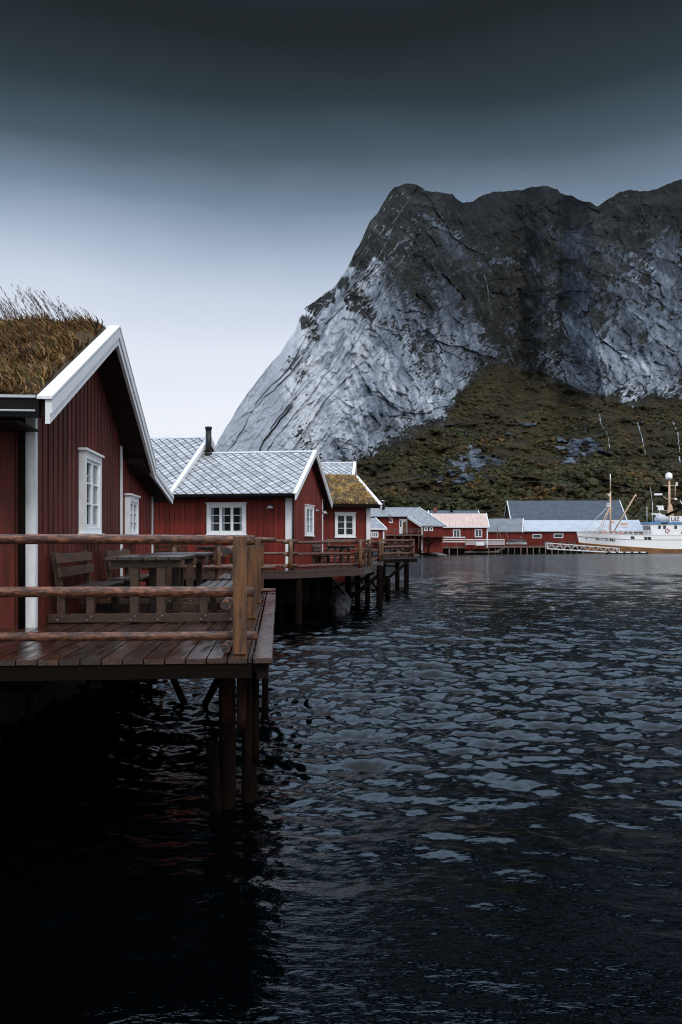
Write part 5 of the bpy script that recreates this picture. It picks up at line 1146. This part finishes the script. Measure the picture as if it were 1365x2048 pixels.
mb = MB(); mb.box(20.7, 23.6, -2.5, -2.42, zd+3.12, zd+4.35); cs_ = mb.build('call_sign_board', MAT['hull'], bt)
text_mesh('LJIZ', 1.15, 'call_sign', MAT['ink'], cs_, (20.95, -2.53, zd+3.3), rx, None, .01)
mb = MB(); mb.box(18.6, 20.2, -2.86, -2.81, zd+2.6, zd+2.95); mb.build('name_board', MAT['ink'], bt)
# masts
mb = MB(); mb.tube((7.9, 0, 3.6), (7.9, 0, 14.2), .22, .17, seg=10); mb.tube((7.9, 0, 14.2), (7.9, 0, 18.3), .15, .09, seg=8); m1 = mb.build('mast', MAT['orange'], bt)
mb = MB(); mb.tube((7.88, 0, 16.3), (7.88, 0, 18.35), .12, seg=8); mb.build('mast_top', MAT['white'], m1)
mb = MB(); mb.box(7.0, 7.8, -.3, .3, 10.8, 11.15); mb.box(7.05, 7.7, -.3, .3, 11.3, 11.55); mb.box(7.0, 7.8, -.05, .05, 13.6, 13.75); mb.box(7.5, 7.75, -.2, .2, 13.2, 13.6); mb.build('deck_light', MAT['white'], m1)
mb = MB(); mb.box(8.1, 8.9, -.2, .2, 6.9, 7.4); mb.box(6.0, 8.0, -.06, .06, 6.2, 6.3); mb.build('mast_fitting', MAT['orange'], m1)
for a, b, r in (((7.8, 0, 11.0), (4.2, -1.9, 4.6), .07), ((7.8, 0, 10.6), (5.2, -1.0, 4.6), .08), ((7.8, 0, 11.2), (1.2, 0, 4.6), .045), ((7.9, .1, 11), (5.2, 1.6, 4.6), .06), ((7.3, -.4, 6.5), (7.3, -.4, 3.8), .10)):
    mb = MB(); mb.tube(a, b, r, seg=6); mb.build('stay', MAT['orange' if r > .05 else 'white'], m1)
mb = MB(); mb.tube((8.4, -.2, 4.6), (13.6, -.6, 13.6), .17, .12, seg=8); bm_ = mb.build('boom', MAT['orange'], bt)
mb = MB(); mb.ball((13.65, -.65, 13.2), .16); mb.box(10.2, 11.6, -.7, -.3, 6.4, 7.0); mb.tube((9.3, -.4, 6.1), (11.9, -.5, 5.9), .07, seg=6); mb.build('boom_block', MAT['orange'], bm_)
mb = MB(); mb.tube((21.6, 0, zd+3.1), (21.6, 0, zd+13.0), .30, .22, seg=10); mb.prism([(21.0, -.3, zd+3.1), (23.0, -.3, zd+3.1), (22.1, -.3, zd+7.0), (21.5, -.3, zd+8.0)], (0, .6, 0)); m2 = mb.build('mast', MAT['orange'], bt)
for a, b in (((21.6, 0, zd+8.6), (23.0, 0, zd+8.6)), ((23.0, 0, zd+8.6), (23.0, 0, zd+11.8)), ((20.2, 0, zd+11.6), (23.2, 0, zd+11.6)), ((19.6, 0, zd+5.9), (21.6, 0, zd+5.6)), ((20.2, 0, zd+9.0), (21.5, 0, zd+8.2))):
    mb = MB(); mb.tube(a, b, .08, seg=6); mb.build('yard', MAT['orange'], m2)
mb = MB(); mb.ball((21.5, 0, zd+13.9), .78, .78, .72); mb.tube((21.5, 0, zd+13.0), (21.5, 0, zd+13.9), .74, .78, seg=14); mb.build('radar_dome', MAT['hull'], m2)
for c, s_ in (((19.0, 0, zd+9.5), (.9, .25, .22)), ((19.6, 0, zd+6.2), (.65, .3, .35)), ((19.4, 0, zd+6.75), (.8, .2, .14)), ((23.3, 0, zd+11.9), (.18, .18, .45)), ((23.1, 0, zd+8.4), (.3, .2, .18)), ((18.6, 0, zd+4.9), (1.1, .3, .16))):
    mb = MB(); mb.box(c[0]-s_[0], c[0]+s_[0], c[1]-s_[1], c[1]+s_[1], c[2]-s_[2], c[2]+s_[2]); mb.build('radar', MAT['hull'], m2, bevel=.06)
mb = MB(); mb.tube((18.6, 0, zd+3.4), (18.6, 0, zd+4.8), .18, seg=8); mb.build('radar_post', MAT['hull'], m2)
for x, z1 in ((14.9, 8.4), (16.2, 9.6), (17.8, 8.6), (24.6, 10.4)):
    mb = MB(); mb.tube((x+1.2, -.8, zd+3.0), (x+1.2, -.8, zd+z1-1.8), .07, .05, seg=6)
    mb.build('aerial', MAT['white'], bt)
mb = MB(); mb.tube((16.2+1.15, -.8, zd+7.6), (16.2+.7, -.8, zd+11.2), .05, .03, seg=6); mb.build('aerial', MAT['white'], bt)
mb = MB(); mb.tube((20.2, -1.6, zd+4.6), (25.4, -1.6, zd+7.0), .33, .25, seg=10); mb.build('crane_arm', MAT['beam'], bt)
for a, b in (((24.3, -1.7, zd+6.5), (27, -1.7, zd+5.1)), ((24.3, -1.7, zd+6.5), (25.4, -1.7, zd+3.1)), ((24.2, -1.7, zd+6.5), (23.4, -1.7, zd+8.0)), ((24.2, -1.7, zd+6.5), (25.2, -1.7, zd+8.6)), ((24.2, -1.7, zd+6.5), (27, -1.7, zd+8.0))):
    mb = MB(); mb.tube(a, b, .09, seg=6); mb.build('crane_strut', MAT['white'], bt)
for (x, z, r, lb) in ((5.7, 4.65, .5, 'orange buoy ball at the foot of the forward stays'), (8.0, 4.45, .42, 'orange buoy ball against the foremast foot'), (9.7, 4.45, .42, 'orange buoy ball right of the foremast'), (25.3, zd+1.75, .55, 'big orange buoy hung on the wheelhouse side')):
    o = thing('buoy', lb, 'buoy', bt.location+Vector((x, -2.0 if x < 20 else -3.0, z)), 0, 'orange buoys on the boat'); MB().ball((0, 0, 0), r*1.05, r, r*.9).build('float', MAT['buoy'], o); mb = MB(); mb.tube((0, 0, r*.8), (0, 0, r*1.25), .1, seg=8); mb.build('eye', MAT['blue'], o)
mb = MB(); mb.ball((7.3-.7, -1.2, 5.0), .6, .5, .6, 12, 8); mb.box(6.2, 7.1, -1.6, -.9, 3.5, 5.0); mb.build('winch', MAT['zinc'], bt)
# ------------------------------------------------------------------ power line
tops = []
for i, (qx, yt, yb) in enumerate(((850, 949, 975), (1073, 961, 993), (1193, 963, 985), (1400, 986, 1010))):
    b = at_mtn(qx, yb); hz = (yb-yt)*b.y/F; r = thing('utility_pole', ('thin dark utility pole on the slope over the small sod cabin roof', 'thin dark utility pole on the slope above the metal hall', 'thin dark utility pole on the slope left of the boat mast', 'utility pole beyond the boat wheelhouse')[i], 'utility pole', b, 0, 'utility poles on the slope')
    MB().tube((0, 0, -1), (0, 0, hz), .11, .08, seg=8).build('pole', MAT['beam'], r); MB().box(-.5, .5, -.06, .06, hz-.35, hz-.22).build('cross_arm', MAT['beam'], r); tops.append(b+Vector((0, 0, hz-.2)))
ed = at_mtn(735, 975); tops.insert(0, ed+Vector((0, 0, 2)))
mb = MB()
for i in range(len(tops)-1):
    a, b = tops[i], tops[i+1]; k = 14
    for j in range(k):
        f_ = lambda t: a.lerp(b, t)-Vector((0, 0, 1.2*4*t*(1-t)))
        mb.tube(f_(j/k), f_((j+1)/k), .045, seg=5)
tag(mb.build('power_cable', MAT['cable']), 'thin pale power cable strung across the foot of the mountain', 'cable')
